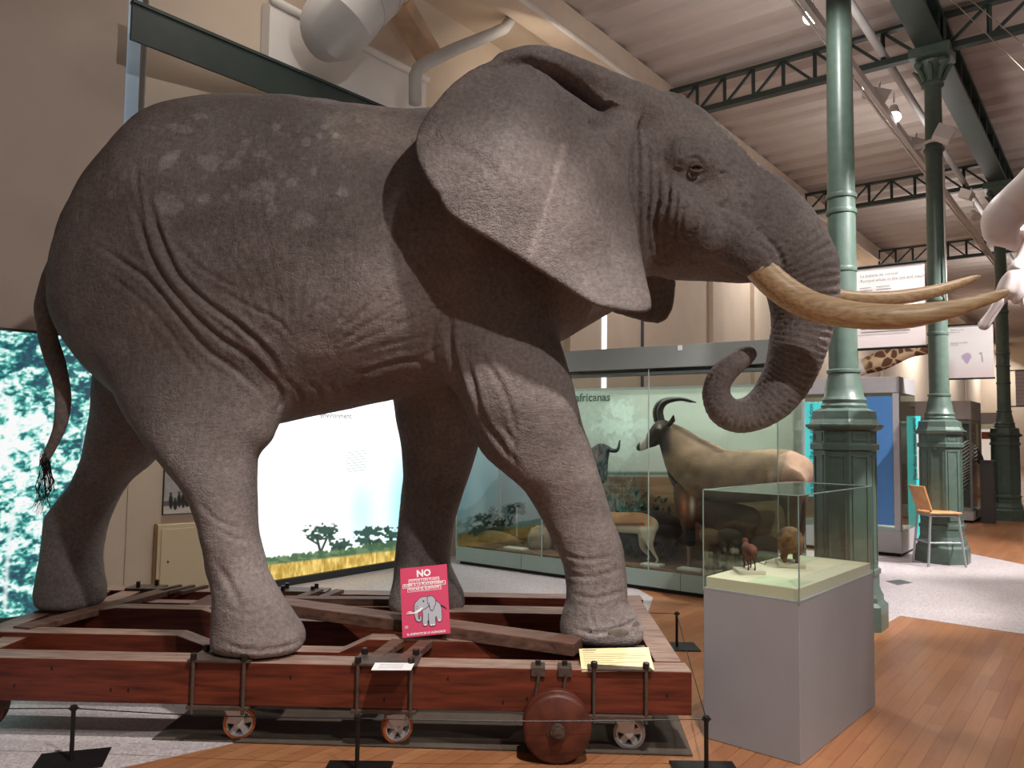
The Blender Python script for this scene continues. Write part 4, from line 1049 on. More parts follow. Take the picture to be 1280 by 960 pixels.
rows = [('FOTOS CON FLASH', .795, .185, .815), ('SUBIR A LA PLATAFORMA', .732, .055, .945), ('TOCAR EL ELEFANTE', .668, .155, .845)]
bars = []; inner = []
for t, v, u0, u1 in rows:
    bars.append([(u0-.012, v-.030), (u1+.012, v-.030), (u1+.012, v+.030), (u0-.012, v+.030)]); inner.append([(u0, v-.023), (u1, v-.023), (u1, v+.023), (u0, v+.023)])
flat('text_box', bars, wht, .0008); flat('text_box', inner, pinkc, .0016)
for t, v, u0, u1 in rows:
    me = text_mesh(t, 1.0, 'LEFT', weight=.02); xs_ = [q.co.x for q in me.vertices]; wd = max(xs_)-min(xs_); bpy.data.meshes.remove(me); sz = (u1-u0)*W_*.95/wd
    text_on('lettering', [(t, (u0+.012)*W_, (v-.012)*H_, sz)], bl, ax, ay, wht, po, 'LEFT', .0026, .02*sz)
text_on('lettering', [('EL ELEFANTE SE LO AGRADECE', W_*.5, H_*.026, .0155)], bl, ax, ay, wht, po, 'CENTER', .0012, .0004)
# the drawn elephant: outline first, then fills
def ell(cx, cy, rx, ry, n=20, a0=0, a1=2*PI): return [(cx+rx*math.cos(a0+(a1-a0)*k/n), cy+ry*math.sin(a0+(a1-a0)*k/n)) for k in range(n+(a1-a0 < 6))]
body = crom(np.array([(.46,.50),(.62,.52),(.76,.46),(.83,.40),(.84,.28),(.83,.19),(.76,.185),(.73,.26),(.70,.23),(.70,.135),(.62,.128),(.58,.14),(.57,.22),(.54,.20),(.53,.145),(.46,.14),(.44,.20),(.45,.32),(.42,.40),(.46,.50)]), 4)[:, :2]
head = crom(np.array([(.34,.50),(.42,.545),(.52,.55),(.60,.52),(.60,.44),(.52,.39),(.44,.37),(.375,.37),(.345,.30),(.355,.245),(.385,.24),(.385,.275),(.415,.275),(.415,.225),(.375,.205),(.315,.22),(.285,.28),(.275,.38),(.29,.46),(.34,.50)]), 4)[:, :2]
earp = crom(np.array([(.58,.55),(.66,.545),(.715,.50),(.725,.44),(.69,.40),(.66,.35),(.62,.36),(.60,.40),(.565,.46),(.56,.52),(.58,.55)]), 4)[:, :2]
def grow(q, g):
    c = np.mean(q, 0); o = []
    for i in range(len(q)):
        t = q[(i+1) % len(q)]-q[i-1]; n_ = np.array([t[1], -t[0]]); n_ = n_/(np.linalg.norm(n_)+1e-9); o.append(tuple(q[i]+n_*g*np.array([1, .7])))
    return o
def area(q): return sum(q[i-1][0]*q[i][1]-q[i][0]*q[i-1][1] for i in range(len(q)))
fills = []
for i, q in enumerate((body, head, earp)):
    q = q[:-1]; g = .012 if area(q) > 0 else -.012
    flat('drawing_outline', [grow(q, g)], ink, .0010+.0012*i); flat('drawing_fill', [[tuple(k) for k in q]], greyp, .0014+.0012*i)
flat('drawn_tusk', [[(.44,.405),(.46,.39),(.40,.35),(.30,.325),(.10,.325),(.12,.335),(.28,.345),(.36,.375)], [(.24,.35),(.20,.345),(.10,.355),(.18,.362)]], wht, .0042)
flat('drawn_detail', [ell(.475, .49, .018, .013), [(.83,.40),(.88,.385),(.95,.35),(.955,.355),(.89,.395),(.835,.412)], [(.60,.40),(.607,.40),(.59,.46),(.583,.46)],
     [(.30,.42),(.36,.425),(.36,.43),(.30,.425)], [(.295,.39),(.35,.39),(.35,.395),(.295,.395)], [(.565,.22),(.572,.22),(.572,.31),(.565,.31)]], ink, .0044)
flat('drawn_toe', [ell(.49,.150,.02,.010,10), ell(.62,.140,.022,.010,10), ell(.67,.142,.02,.010,10), ell(.79,.196,.022,.010,10)], wht, .0044)
flat('small_print', [[(.06,.155-.013*k),(.13,.155-.013*k),(.13,.160-.013*k),(.06,.160-.013*k)] for k in range(3)], wht, .0008)
# cream text panel on the right-hand strap
cb = thing('label_panel', 'cream information panel with fine print lying on the right end of the trolley', 'label', T(TX(.52), .1, .47))
a0, a1, a2, a3 = P(727, 839, 4.04), P(818, 837, 4.03), P(811, 809, 4.22), P(721, 811, 4.23)
lx = (a1-a0).normalized(); ly = (a3-a0); ly = (ly-lx*ly.dot(lx)); LH = ly.length; ly.normalize(); LW = (a1-a0).length
a0 = a0+Vector((0, 0, .0))
MB().frame_box(a0, lx*LW, ly*LH, -lx.cross(ly)*.006).build('panel', mat('cream_card', (234, 220, 170), .5), cb)
lo = mat('fine_print', (166, 148, 106), .6)
ln = MB(); rg = random.Random(4)
for k, (f0, f1, th) in enumerate([(.05,.24,.05), (.05,.22,.02), (.05,.9,.014), (.05,.93,.014), (.05,.88,.014), (.05,.45,.014), (.05,.9,.014), (.05,.5,.014)]):
    v = .90-.095*k
    ln.frame_box(a0+lx*(f0*LW)+ly*(v*LH)+lx.cross(ly)*.0004, lx*((f1-f0)*LW), ly*(th*LH), lx.cross(ly)*.0004)
ln.build('print_lines', lo, cb)
for f in (): MB().lathe([(.015, 0), (.015, .035), (.012, .04)], 10, c=a0+lx*(f*LW)+ly*.012).build('fixing_bolt', bolt, cb)
wp = thing('paper_notice', 'small white printed paper lying on the middle iron strap of the trolley', 'notice', T(TX(-.6), .1, .45))
q = [Pz(464, 838, .4365), Pz(514, 838, .4365), Pz(518, 829.5, .4365), Pz(469, 829, .4365)]
MB().prism(q, (0, 0, .003)).build('sheet', wht, wp)
ln = MB()
for k in range(3):
    f = .25+.25*k; s0_ = q[0].lerp(q[3], f); s1_ = q[1].lerp(q[2], f); ln.beam(s0_.lerp(s1_, .15)+Vector((0, 0, .0035)), s0_.lerp(s1_, .75)+Vector((0, 0, .0035)), .006, .001)
ln.build('print_lines', greyp, wp)
# ------------------------------------------------------------------ low barrier
def post(label, c, h, rz=0):
    o = thing('barrier_post', label, 'barrier post', c, rz, 'low black posts of the wire barrier')
    MB().box(-.155, .155, -.12, .12, 0, .008).build('base_plate', M['black'], o, local=True)
    MB().lathe([(.0105, .008), (.0105, h-.02), (.016, h-.02), (.016, h), (.010, h+.004)], 14).build('post_shaft', M['black'], o, local=True, smooth=40)
    MB().tube([(-.022, 0, h-.012), (.022, 0, h-.012)], .006, 8).build('wire_clip', M['black'], o, local=True)
    return o
pb = [Pz(89, 952, 0), Pz(446, 966, 0), Pz(883, 966, 0), Pz(846, 809, 0)]
PH = .262
post('black barrier post on the pale terrazzo at the lower left', pb[0], PH, .3)
post('black barrier post before the middle iron strap of the trolley', pb[1], PH)
post('black barrier post beside the grey display pedestal', pb[2], PH)
post('black barrier post behind the right end of the trolley on the parquet', pb[3], PH)
up = Vector((0, 0, PH-.012))
lft = pb[0]+Vector((-1.6, .02, 0)); bk = Vector((-.4, 6.35, 0))
for nm, a, b, lab in (('a', lft, pb[0], 'barrier wire running out of the picture from the left post'), ('b', pb[0], pb[1], 'thin barrier wire between the left and middle posts'),
                      ('c', pb[1], pb[2], 'thin barrier wire between the middle post and the post by the pedestal'), ('d', pb[2], pb[3], 'thin barrier wire along the right end of the trolley'), ('e', pb[3], bk, 'short barrier wire going behind the trolley from the rear post')):
    d = (b-a).normalized()*.017; n_ = 6
    pts = [(a+d).lerp(b-d, k/n_)+up+Vector((0, 0, -.012*math.sin(PI*k/n_))) for k in range(n_+1)]
    tag(MB().tube(pts, .0028, 6).build('barrier_wire', M['black']), lab, 'wire', 'wires of the low barrier')
# ================================================================== small glass case on its grey pedestal
pn, prr, plf = Vector((1.435, 3.957, 0)), Vector((2.225, 4.86, 0)), Vector((1.02, 4.245, 0))
X1 = (prr-pn); LX = 1.17; X1.normalize(); Y1 = Vector((-X1.y, X1.x, 0)); WY = .52
def D(u, v, z=0): return pn+X1*u+Y1*v+Vector((0, 0, z))
pang = math.atan2(X1.y, X1.x)
pd = thing('display_pedestal', 'grey box pedestal with a glass cover in the right foreground', 'display case', D(LX/2, WY/2), pang)
pg = mat('pedestal_grey', (142, 138, 140), .55, noise=.03, scale=5, bump=.03, bscale=200)
MB().frame_box(D(0, 0, .0), X1*LX, Y1*WY, (0, 0, .79)).build('pedestal_body', pg, pd, bevel=.004)
shelf = mat('cream_shelf', (214, 200, 176), .6)
MB().frame_box(D(.012, .012, .79), X1*(LX-.024), Y1*(WY-.024), (0, 0, .055)).build('shelf', shelf, pd)
G = glass_mat('case_glass', (247, 252, 249), .8); edge = mat('glass_edge', (120, 140, 132), .2, spec=.8)
zt = 1.305; g_ = .005
for nm, (o_, ax_, ay_) in {'front': (D(0, 0, .775), X1*LX, Y1*g_), 'back': (D(0, WY-g_, .775), X1*LX, Y1*g_), 'left': (D(0, g_, .775), X1*g_, Y1*(WY-2*g_)), 'right': (D(LX-g_, g_, .775), X1*g_, Y1*(WY-2*g_))}.items():
    MB().frame_box(o_, ax_, ay_, (0, 0, zt-.775)).build('glass_pane', G, pd)
MB().frame_box(D(0, 0, zt), X1*LX, Y1*WY, (0, 0, g_)).build('glass_pane', G, pd)
eb = MB()
for u, v in ((0, 0), (LX, 0), (0, WY), (LX, WY)): eb.tube([D(u, v, .775), D(u, v, zt+.004)], .0035, 6)
for a_, b_ in (((0, 0), (LX, 0)), ((0, 0), (0, WY)), ((LX, 0), (LX, WY)), ((0, WY), (LX, WY))): eb.tube([D(*a_, zt+.004), D(*b_, zt+.004)], .003, 6)
eb.build('glass_edge', edge, pd)
gm_ = mat('graphic_green', (190, 194, 164), .6)
MB().prism([D(.02, .04, .8455), D(.30, .04, .8455), D(.28, .30, .8455), D(.02, .28, .8455)], (0, 0, .001)).build('floor_graphic', gm_, pd)
MB().prism([D(.82, .30, .8455), D(1.12, .30, .8455), D(1.12, .49, .8455), D(.86, .49, .8455)], (0, 0, .001)).build('floor_graphic', gm_, pd)
# ---- small animals in the case
def shaped(name, chains, h, colf, m, label, cat, group=None, pad=.06, relax_n=2, ellips=(), fuzz=0):
    """grow one animal from tapering chains: (points(x, y, z, r), blend, squeeze); colf(V, N) gives its coat"""
    allp = np.vstack([np.array(c[0], float) for c in chains])
    lo = (allp[:, :3]-allp[:, 3:4]).min(0)-pad; hi = (allp[:, :3]+allp[:, 3:4]).max(0)+pad
    F = Field(lo, hi, h)
    for c in chains: F.chain(c[0], k=c[1], ys=c[2] if len(c) > 2 else 1.0, sub=4 if len(c[0]) > 2 else 1)
    V, Q = F.mesh(relax_n)
    Nn = normals(V, Q)
    if fuzz: V = V+Nn*(fuzz*(fbm(V[:, 0]/.03, V[:, 1]/.03, V[:, 2]/.03, 3, 4)-.5))[:, None]
    me = np_mesh(name, V, Q); set_colors(me, colf(V, Nn)); o = mesh_obj(name, me, m)
    return tag(o, label, cat, group)
fur = print_mat('short_fur', rough=.85, bump=.5, bscale=90)
def ramp3(t, a, b): return lin(a)[None, :]*(1-t)[:, None]+lin(b)[None, :]*t[:, None]
def coat(a, b, scale=6, seed=1):
    def f(V, Nn):
        t = np.clip(fbm(V[:, 0]*scale, V[:, 1]*scale, V[:, 2]*scale, 4, seed)*2-.5, 0, 1); return ramp3(t, a, b)
    return f
def move_pts(pts, o, a, s=1.0):
    """local points (forward, left, up, r) set down at o facing angle a"""
    ca, sa = math.cos(a), math.sin(a); return [(o.x+s*(p[0]*ca-p[1]*sa), o.y+s*(p[0]*sa+p[1]*ca), o.z+s*p[2], s*p[3]) for p in pts]
zs = .8455
# dik-dik sized antelope seen from behind on its block
b1 = Ppl(937, 716, Vector((0, 0, zs)), Vector((0, 0, 1)))
bm = mat('specimen_block', (206, 192, 172), .6)
a1_ = math.atan2(b1.y, b1.x)+.25; f1 = Vector((math.cos(a1_), math.sin(a1_), 0)); l1 = Vector((-f1.y, f1.x, 0))
blk = MB().frame_box(b1-f1*.055-l1*.075, f1*.13, l1*.15, (0, 0, .02)).build('specimen_block', bm, bevel=.002); tag(blk, 'small pale block under the thin-legged reddish animal', 'block')
o1 = b1+Vector((0, 0, .02))
legs = [([(x, y, .075, .013), (x+.006, y*1.0, .045, .006), (x-.004, y, .02, .0045), (x+.002, y, .006, .006), (x+.006, y, .003, .005)], .008) for x in (-.045, .045) for y in (-.018, .018)]
ch_ = [([(-.06, 0, .10, .028), (-.03, 0, .108, .034), (.02, 0, .102, .033), (.06, 0, .10, .028)], .02), ([(.06, 0, .105, .024), (.085, 0, .125, .016), (.10, 0, .14, .014)], .02), ([(.095, 0, .145, .016), (.12, 0, .138, .011), (.14, 0, .13, .007)], .01)]+legs
shaped('dwarf_antelope', [(move_pts(c[0], o1, a1_), c[1]) for c in ch_], .0038, coat((66, 30, 22), (112, 58, 40), 30, 3), fur, 'small thin-legged reddish animal seen from behind in the glass case', 'animal')
tag(MB().tube([o1+f1*(-.07)+Vector((0, 0, .10)), o1-f1*.075-l1*.03+Vector((0, 0, .05)), o1-f1*.05-l1*.07+Vector((0, 0, .035)), o1-f1*.03-l1*.085+Vector((0, 0, .05))], .0025, 6).build('tail_wire', iron), 'thin curled wire beside the small reddish animal', 'wire')
# round brown hyrax-like animal
b2 = Ppl(989, 708, Vector((0, 0, zs)), Vector((0, 0, 1)))
a2_ = math.atan2(b2.y, b2.x)+.1; f2 = Vector((math.cos(a2_), math.sin(a2_), 0)); l2 = Vector((-f2.y, f2.x, 0))
blk = MB().frame_box(b2-f2*.07-l2*.075, f2*.24, l2*.15, (0, 0, .02)).build('specimen_block', bm, bevel=.002); tag(blk, 'pale block under the round brown animal in the glass case', 'block')
o2 = b2+Vector((0, 0, .02))
ch_ = [([(-.01, 0, .125, .062), (.05, 0, .13, .075), (.11, 0, .125, .068), (.15, 0, .12, .055)], .03), ([(.15, 0, .135, .05), (.20, 0, .14, .04), (.235, 0, .13, .026)], .03)]
ch_ += [([(x, y, .08, .03), (x, y, .04, .014), (x+.005, y, .012, .013), (x+.02, y, .008, .009)], .015) for x in (.0, .14) for y in (-.035, .035)]
shaped('round_mammal', [(move_pts(c[0], o2, a2_), c[1]) for c in ch_], .0055, coat((84, 56, 34), (150, 108, 68), 22, 5), fur, 'round brown furry animal seen from behind in the glass case', 'animal', fuzz=.012)
# small tan antelope head with horns at the near corner of the glass
# ================================================================== printed and back-lit panels
def panel_grid(name, o, ax, ay, nx, ny, colf, m, parent=None, th=.0):
    """fine grid whose colours are the print; colf(px, py, u, v) -> sRGB 0..255"""
    o, ax, ay = np.array(o[:]), np.array(ax[:]), np.array(ay[:])
    u, v = np.meshgrid(np.linspace(0, 1, nx), np.linspace(0, 1, ny))
    u = u.ravel(); v = v.ravel(); V = o+u[:, None]*ax+v[:, None]*ay
    i = np.arange(nx*ny).reshape(ny, nx); Q = np.stack([i[:-1, :-1], i[:-1, 1:], i[1:, 1:], i[1:, :-1]], -1).reshape(-1, 4)
    px, py = proj(V[:, 0], V[:, 1], V[:, 2]); c = lin(np.clip(colf(px, py, u, v), 0, 255))
    me = np_mesh(name, V, Q, smooth=False); set_colors(me, c); return mesh_obj(name, me, m, parent)
def blend(c, k, col): return c*(1-k[:, None])+np.array(col, float)*k[:, None]
def sstep(a, b, x): t = np.clip((x-a)/(b-a), 0, 1); return t*t*(3-2*t)
box_frame = mat('box_frame', (60, 58, 56), .5)
# forest light box
fa0, fa1 = Ppl(-150, 395, K0-kn*.03, kn), Ppl(137, 428, K1-kn*.03, kn)
ztop = Ppl(40, 416.5, K0-kn*.03, kn).z
fo = thing('forest_lightbox', 'glowing wall panel of blue-green forest foliage at the left edge', 'light box', (fa1.x, fa1.y, 0))
fa0 = fa0-kd*1.6; oo = Vector((fa0.x, fa0.y, .06)); axx = Vector((fa1.x-fa0.x, fa1.y-fa0.y, 0)); ayy = Vector((0, 0, ztop-.06))
MB().frame_box(oo-Vector((0, 0, .06)), axx, kn*.028, ayy+Vector((0, 0, .085))).build('housing', box_frame, fo)
def forest(px, py, u, v):
    x = u*axx.length; y = v*ayy.length
    wx = x+.08*fbm(x*3, y*3, seed=4); wy = y+.08*fbm(x*3+9, y*3, seed=5)
    big = fbm(wx*1.6, wy*1.9, seed=1, oct=3); cl = 1-np.abs(2*fbm(wx*5, wy*6.5, seed=2, oct=4)-1); lf = fbm(wx*17, wy*22, seed=3, oct=3)
    glow = np.exp(-((px-20)/85)**2-((py-590)/120)**2)
    lf2 = fbm(wx*34, wy*44, seed=13, oct=2); t = .34*big+.22*cl+.34*lf+.26*glow-.08+.18*(sstep(.36, .64, lf2)-.5)+.12*(sstep(.35, .65, vnoise(x*48+7*big, y*66, seed=17))-.5)+.26*(sstep(.4, .6, fbm(wx*11, wy*16, seed=19, oct=2))-.5)
    t = sstep(.18, .78, t); t = np.clip(t, 0, 1)
    st = np.array([[38, 74, 92], [44, 120, 122], [84, 186, 170], [196, 244, 238], [255, 255, 255]], float); pos = [0, .3, .55, .8, 1]
    c = np.stack([np.interp(t, pos, st[:, k]) for k in range(3)], -1)
    d, _ = seg_dist(px, py, [(104, 560), (108, 540), (118, 505), (122, 490)]); c = blend(c, np.exp(-(d/2.5)**2)*.8, (235, 245, 250))
    d, _ = seg_dist(px, py, [(6, 760), (10, 690), (18, 640)]); c = blend(c, np.exp(-(d/3)**2)*.8, (245, 250, 250))
    return c
panel_grid('print', oo-kn*.002, axx, ayy, 460, 300, forest, print_mat('forest_print', emit=.95), fo)
# savanna light box on the long wall
s0_, s1_ = Ppl(323, 560, K2-HL*.04, HL), Ppl(556, 560, K2-HL*.04, HL)
zb_ = Ppl(330, 727, K2-HL*.04, HL).z
sv = thing('savanna_lightbox', 'glaring white wall panel with printed acacias and yellow grass under the belly', 'light box', (s0_.x, s0_.y, 0))
axx2 = Vector((s1_.x-s0_.x, s1_.y-s0_.y, 0)); ayy2 = Vector((0, 0, 2.75-zb_)); oo2 = Vector((s0_.x, s0_.y, zb_))
MB().frame_box(oo2+Vector((0, 0, -zb_)), axx2, HL*.035, (0, 0, 2.80)).build('housing', box_frame, sv)
MB().frame_box(oo2+Vector((0, 0, -zb_))-HL*.05, axx2, HL*.08, (0, 0, zb_)).build('plinth', mat('slate_plinth', (58, 62, 64), .6), sv)
def savanna(px, py, u, v):
    c = np.full((len(px), 3), 255.0)
    c = blend(c, np.exp(-((px-512)/26)**2-((py-640)/70)**2), (150, 222, 236)); c = blend(c, .65*np.exp(-((px-452)/20)**2-((py-640)/45)**2), (176, 226, 232))
    c = blend(c, .3*sstep(640, 700, py)*sstep(330, 480, px), (190, 222, 232))
    g = 706-.115*(px-336); n = vnoise(px*.35, py*.1, seed=4); n2 = fbm(px*.12, py*.3, seed=6)
    for cx, cy, w_, h_ in ((404, 664, 21, 9), (396, 671, 14, 6), (412, 672, 10, 6), (427, 681, 17, 6), (421, 686, 9, 4), (464, 666, 19, 8), (456, 676, 15, 6), (474, 679, 12, 6), (490, 668, 14, 9), (488, 681, 14, 6)):
        r = np.hypot((px-cx)/w_, (py-cy)/h_)+1.2*(vnoise(px*.33, py*.42, seed=9)-.5)+.25*np.maximum((py-cy)/h_, 0)
        c = blend(c, sstep(1.0, .75, r)*.92, (38, 66, 56))
    for q, w_ in (([(402, 701), (400, 688), (396, 672)], 1.2), ([(401, 690), (408, 674)], .9), ([(397, 680), (384, 672)], .8), ([(425, 698), (426, 682)], 1.4), ([(464, 692), (462, 676)], 1.5), ([(464, 684), (474, 674)], 1), ([(489, 688), (489, 672)], 1.4)):
        d, _ = seg_dist(px, py, q); c = blend(c, sstep(w_+.9, w_-.2, d), (44, 62, 52))
    hd = g-6-5*n-2*sstep(400, 500, px); k = sstep(hd-1.5, hd+1, py); c = blend(c, k*.9, (86, 112, 72)); c = blend(c, k*.6*(n2 > .5), (52, 84, 58))
    k = sstep(g-1.5, g+1.5, py); gr = np.clip(.55+.8*(n-.5)+.5*(vnoise(px*.9, py*.25, seed=8)-.5), 0, 1)
    gcol = np.stack([np.interp(gr, [0, 1], [a, b]) for a, b in ((150, 236), (116, 206), (40, 120))], -1); c = c*(1-k[:, None])+gcol*k[:, None]
    return c
panel_grid('print', oo2-HL*.002, axx2, ayy2, 420, 330, savanna, print_mat('savanna_print', emit=1.25), sv)
q = Ppl(400, 522, K2-HL*.046, HL); text_on('lettering', [('environment', 0, 0, .085)], q, axx2, (0, 0, 1), mat('heading_grey', (120, 126, 128), .6), sv)
lines = MB(); q0 = Ppl(433, 566, K2-HL*.0455, HL); q1 = Ppl(458, 563, K2-HL*.0455, HL)
for k in range(8): lines.beam(q0-Vector((0, 0, .031*k)), q1-Vector((0, 0, .031*k)), .002, .006)
lines.build('print_lines', mat('faint_print', (196, 214, 214), .6, emit=.6), sv)
# ---- photograph and cabinet on the cream recess
kw0 = K1b+kn*.05; kd = (K2-kw0).normalized(); kn = Vector((-kd.y, kd.x, 0))
def on_c(px, py, off=.0): return Ppl(px, py, kw0-kn*off, kn)
fr = thing('framed_photograph', 'black and white photograph of men at work on the cream wall behind the hind legs', 'photograph', on_c(205, 620))
f0 = on_c(204, 643, .02); f1 = on_c(300, 636, .02); f2 = on_c(204, 560, .02); fax = Vector((f1.x-f0.x, f1.y-f0.y, 0)); fay = Vector((0, 0, f2.z-f0.z))
MB().frame_box(f0-fax.normalized()*.008-Vector((0, 0, .008)), fax+fax.normalized()*.016, kn*.018, fay+Vector((0, 0, .016))).build('mount', mat('photo_border', (46, 42, 40), .5), fr)
def oldphoto(px, py, u, v):
    c = np.full((len(px), 3), 168.0)+18*(fbm(px*.2, py*.2, seed=3)-.5)[:, None]*2
    c = blend(c, sstep(.16, .12, v), (196, 192, 188)); c = blend(c, .9*(v < .2)*(v > .12), (104, 100, 98))
    for x, y, h_ in ((213.5, 634, 17), (219, 636, 12), (224, 632, 16), (229, 633, 18), (234, 634, 14)):
        r = np.hypot((px-x)/2.6, (py-y+h_*.4)/(h_*.55)); c = blend(c, sstep(1.1, .8, r), (46, 44, 44)); r = np.hypot(px-x, py-(y-h_)); c = blend(c, sstep(2.2, 1.4, r), (80, 76, 74))
    d, _ = seg_dist(px, py, [(206, 640), (222, 640), (245, 632)]); c = blend(c, sstep(3, 1.5, d), (206, 202, 198)); return c
panel_grid('print', f0-kn*.001, fax, fay, 160, 120, oldphoto, print_mat('photo_print'), fr)
cb0, cb1 = on_c(194, 700, .0), on_c(318, 700, .0); cz = on_c(194, 656, .0).z
cab = thing('wall_cabinet', 'cream low cupboard set against the recess wall behind the hind legs', 'cabinet', (cb0.x, cb0.y, 0))
cax = Vector((cb1.x-cb0.x, cb1.y-cb0.y, 0))
MB().frame_box(Vector((cb0.x, cb0.y, 0))-kn*.05, cax, kn*.045, (0, 0, cz)).build('body', M['cream2'], cab, bevel=.002)
MB().frame_box(Vector((cb0.x, cb0.y, .05))-kn*.064+cax.normalized()*.03, cax-cax.normalized()*.06, kn*.012, (0, 0, cz-.09)).build('door', M['cream2'], cab, bevel=.002)
MB().frame_box(Vector((cb0.x, cb0.y, 0))-cax.normalized()*.025-kn*.03, cax.normalized()*.022, kn*.02, (0, 0, cz+.01)).build('side_strip', mat('oak_strip', (142, 108, 66), .6), cab)
MB().lathe([(.012, 0), (.010, .012)], 12, c=Vector((cb0.x, cb0.y, cz*.52))-kn*.066+cax.normalized()*.09, axis='y').build('knob', iron, cab)

# ================================================================== the long diorama case
CA = Vector((-.66, 9.75, 0)); CW = Vector((.808, -.589, 0)).normalized(); CU = Vector((-CW.y, CW.x, 0)); CL, CD, CH = 3.92, .92, 2.53
def CC(a, d, z=0): return CA+CW*a+CU*d+Vector((0, 0, z))
def CP(px, py, d): return Ppl(px, py, CA+CU*d, CU)
case = thing('diorama_case', 'long glass-fronted case with a painted African landscape behind the trunk', 'display case', CC(CL/2, CD/2))
cgrey = mat('case_grey', (138, 142, 138), .5, noise=.03); cgreen = mat('case_plinth_green', (140, 156, 146), .55, noise=.03)
MB().frame_box(CC(.03, .05), CW*(CL-.06), CU*(CD-.1), (0, 0, .045)).build('toe_kick', M['dark'], case)
MB().frame_box(CC(0, 0, .045), CW*CL, CU*CD, (0, 0, .17)).build('plinth', cgreen, case, bevel=.003)
for k in range(1, 4): MB().frame_box(CC(CL*k/4-.002, -.001, .045), CW*.004, CU*.002, (0, 0, .17)).build('plinth_joint', M['dark'], case)
gr = MB().frame_box(CC(.02, .02, .215), CW*(CL-.04), CU*(CD-.06), (0, 0, .02)); gr.build('ground', mat('leaf_litter', (112, 84, 56), .95, noise=.4, scale=9, bump=.8, bscale=30), case)
MB().frame_box(CC(-.01, -.01, 2.30), CW*(CL+.02), CU*.26, (0, 0, .23)).build('header', cgrey, case, bevel=.003)
MB().frame_box(CC(-.01, CD-.18, 2.30), CW*(CL+.02), CU*.2, (0, 0, .05)).build('rear_rail', mat('rail_dark', (70, 74, 76), .5), case)
MB().frame_box(CC(.0, .05, 2.268), CW*CL, CU*.03, (0, 0, .03)).build('front_rail', M['dark'], case)
def backdrop(px, py, u, v):
    n = fbm(px*.03, py*.05, seed=2)
    c = np.full((len(px), 3), 1.0)*np.array([164, 174, 160.])
    c = blend(c, sstep(700, 640, px), (142, 174, 186)); c = blend(c, sstep(520, 590, py)*.35*sstep(690, 720, px), (188, 190, 178)); c = c+(n-.5)[:, None]*16
    # mountain, then golden plain with trees (left)
    ridge = 640-62*np.exp(-((px-652)/26.)**2)-26*np.exp(-((px-618)/22.)**2)+14*(fbm(px*.09, py*0+1, seed=5)-.5)
    k = sstep(ridge-2, ridge+3, py)*sstep(705, 690, px); c = blend(c, k*.75, (112, 138, 142)); c = blend(c, k*.4*sstep(.45, .6, fbm(px*.08, py*.06, seed=7)), (150, 160, 156))
    pl_ = 664-.10*(px-600); k = sstep(pl_-2, pl_+2, py)*sstep(705, 690, px); c = blend(c, k, (132, 106, 66)); c = blend(c, k*.6*(vnoise(px*.15, py*.5, seed=3) > .55), (104, 82, 44))
    for cx, cy, w_, h_ in ((610, 650, 16, 8), (604, 662, 12, 9), (624, 655, 12, 7), (636, 650, 9, 6), (646, 633, 11, 5), (640, 640, 8, 4), (652, 641, 6, 3), (596, 664, 10, 8)):
        r = np.hypot((px-cx)/w_, (py-cy)/h_)+1.1*(vnoise(px*.3, py*.35, seed=11)-.5); c = blend(c, sstep(1, .7, r)*sstep(700, 690, px), (50, 56, 48))
    d, _ = seg_dist(px, py, [(646, 670), (646, 636)]); c = blend(c, sstep(1.6, .6, d), (196, 190, 176))
    # dry plain and scrub (right)
    k = sstep(594, 597, py)*sstep(695, 705, px); c = blend(c, k, (138, 108, 78)); c = blend(c, k*.5*(vnoise(px*.03, py*.5, seed=8) > .5), (110, 82, 58))
    k = np.exp(-((py-592)/2.2)**2)*sstep(695, 705, px); c = blend(c, k*.8, (70, 84, 70))
    # washed-out painted tree
    for cx, cy, w_, h_, a_ in ((778, 512, 24, 14, .5), (768, 532, 30, 12, .5), (800, 536, 22, 12, .4), (776, 560, 18, 20, .35)):
        r = np.hypot((px-cx)/w_, (py-cy)/h_)+1.3*(fbm(px*.16, py*.16, seed=15)-.5); c = blend(c, sstep(1, .6, r)*a_, (196, 218, 204))
    return c
bz = CP(762, 488, CD-.05).z
panel_grid('backdrop', CC(.01, CD-.05, .235), CW*(CL-.02), Vector((0, 0, bz-.235)), 420, 200, backdrop, print_mat('backdrop_print', rough=.7), case)
panel_grid('side_backdrop', CC(.012, .03, .235), CU*(CD-.08), Vector((0, 0, bz-.235)), 150, 220, backdrop, print_mat('backdrop_side', rough=.7), case)
MB().frame_box(CC(.0, .02, .215), CW*.010, CU*(CD-.06), (0, 0, bz-.215+.03)).build('side_board', cgrey, case)
MB().frame_box(CC(.0, CD-.045, .215), CW*CL, CU*.03, (0, 0, bz-.215+.03)).build('back_board', cgrey, case)
cgl = glass_mat('vitrine_glass', (246, 251, 248), 1.0)
cuts = [0, 1.26, 2.585, CL]
for a_, b_ in zip(cuts[:-1], cuts[1:]): MB().frame_box(CC(a_+.002, .0, .215), CW*(b_-a_-.004), CU*.008, (0, 0, 2.085)).build('glass_pane', cgl, case)
for a_ in (CL-.008,): MB().frame_box(CC(a_, .01, .215), CW*.008, CU*(CD-.06), (0, 0, 2.085)).build('glass_pane', cgl, case)
for a_ in cuts: MB().frame_box(CC(a_-.004, -.003, .215), CW*.008, CU*.012, (0, 0, 2.085)).build('glass_joint', mat('joint_grey', (150, 166, 160), .3), case)
for a_ in (.0, CL-.03): MB().frame_box(CC(a_, CD-.09, .215), CW*.03, CU*.04, (0, 0, 2.09)).build('corner_post', cgrey, case)
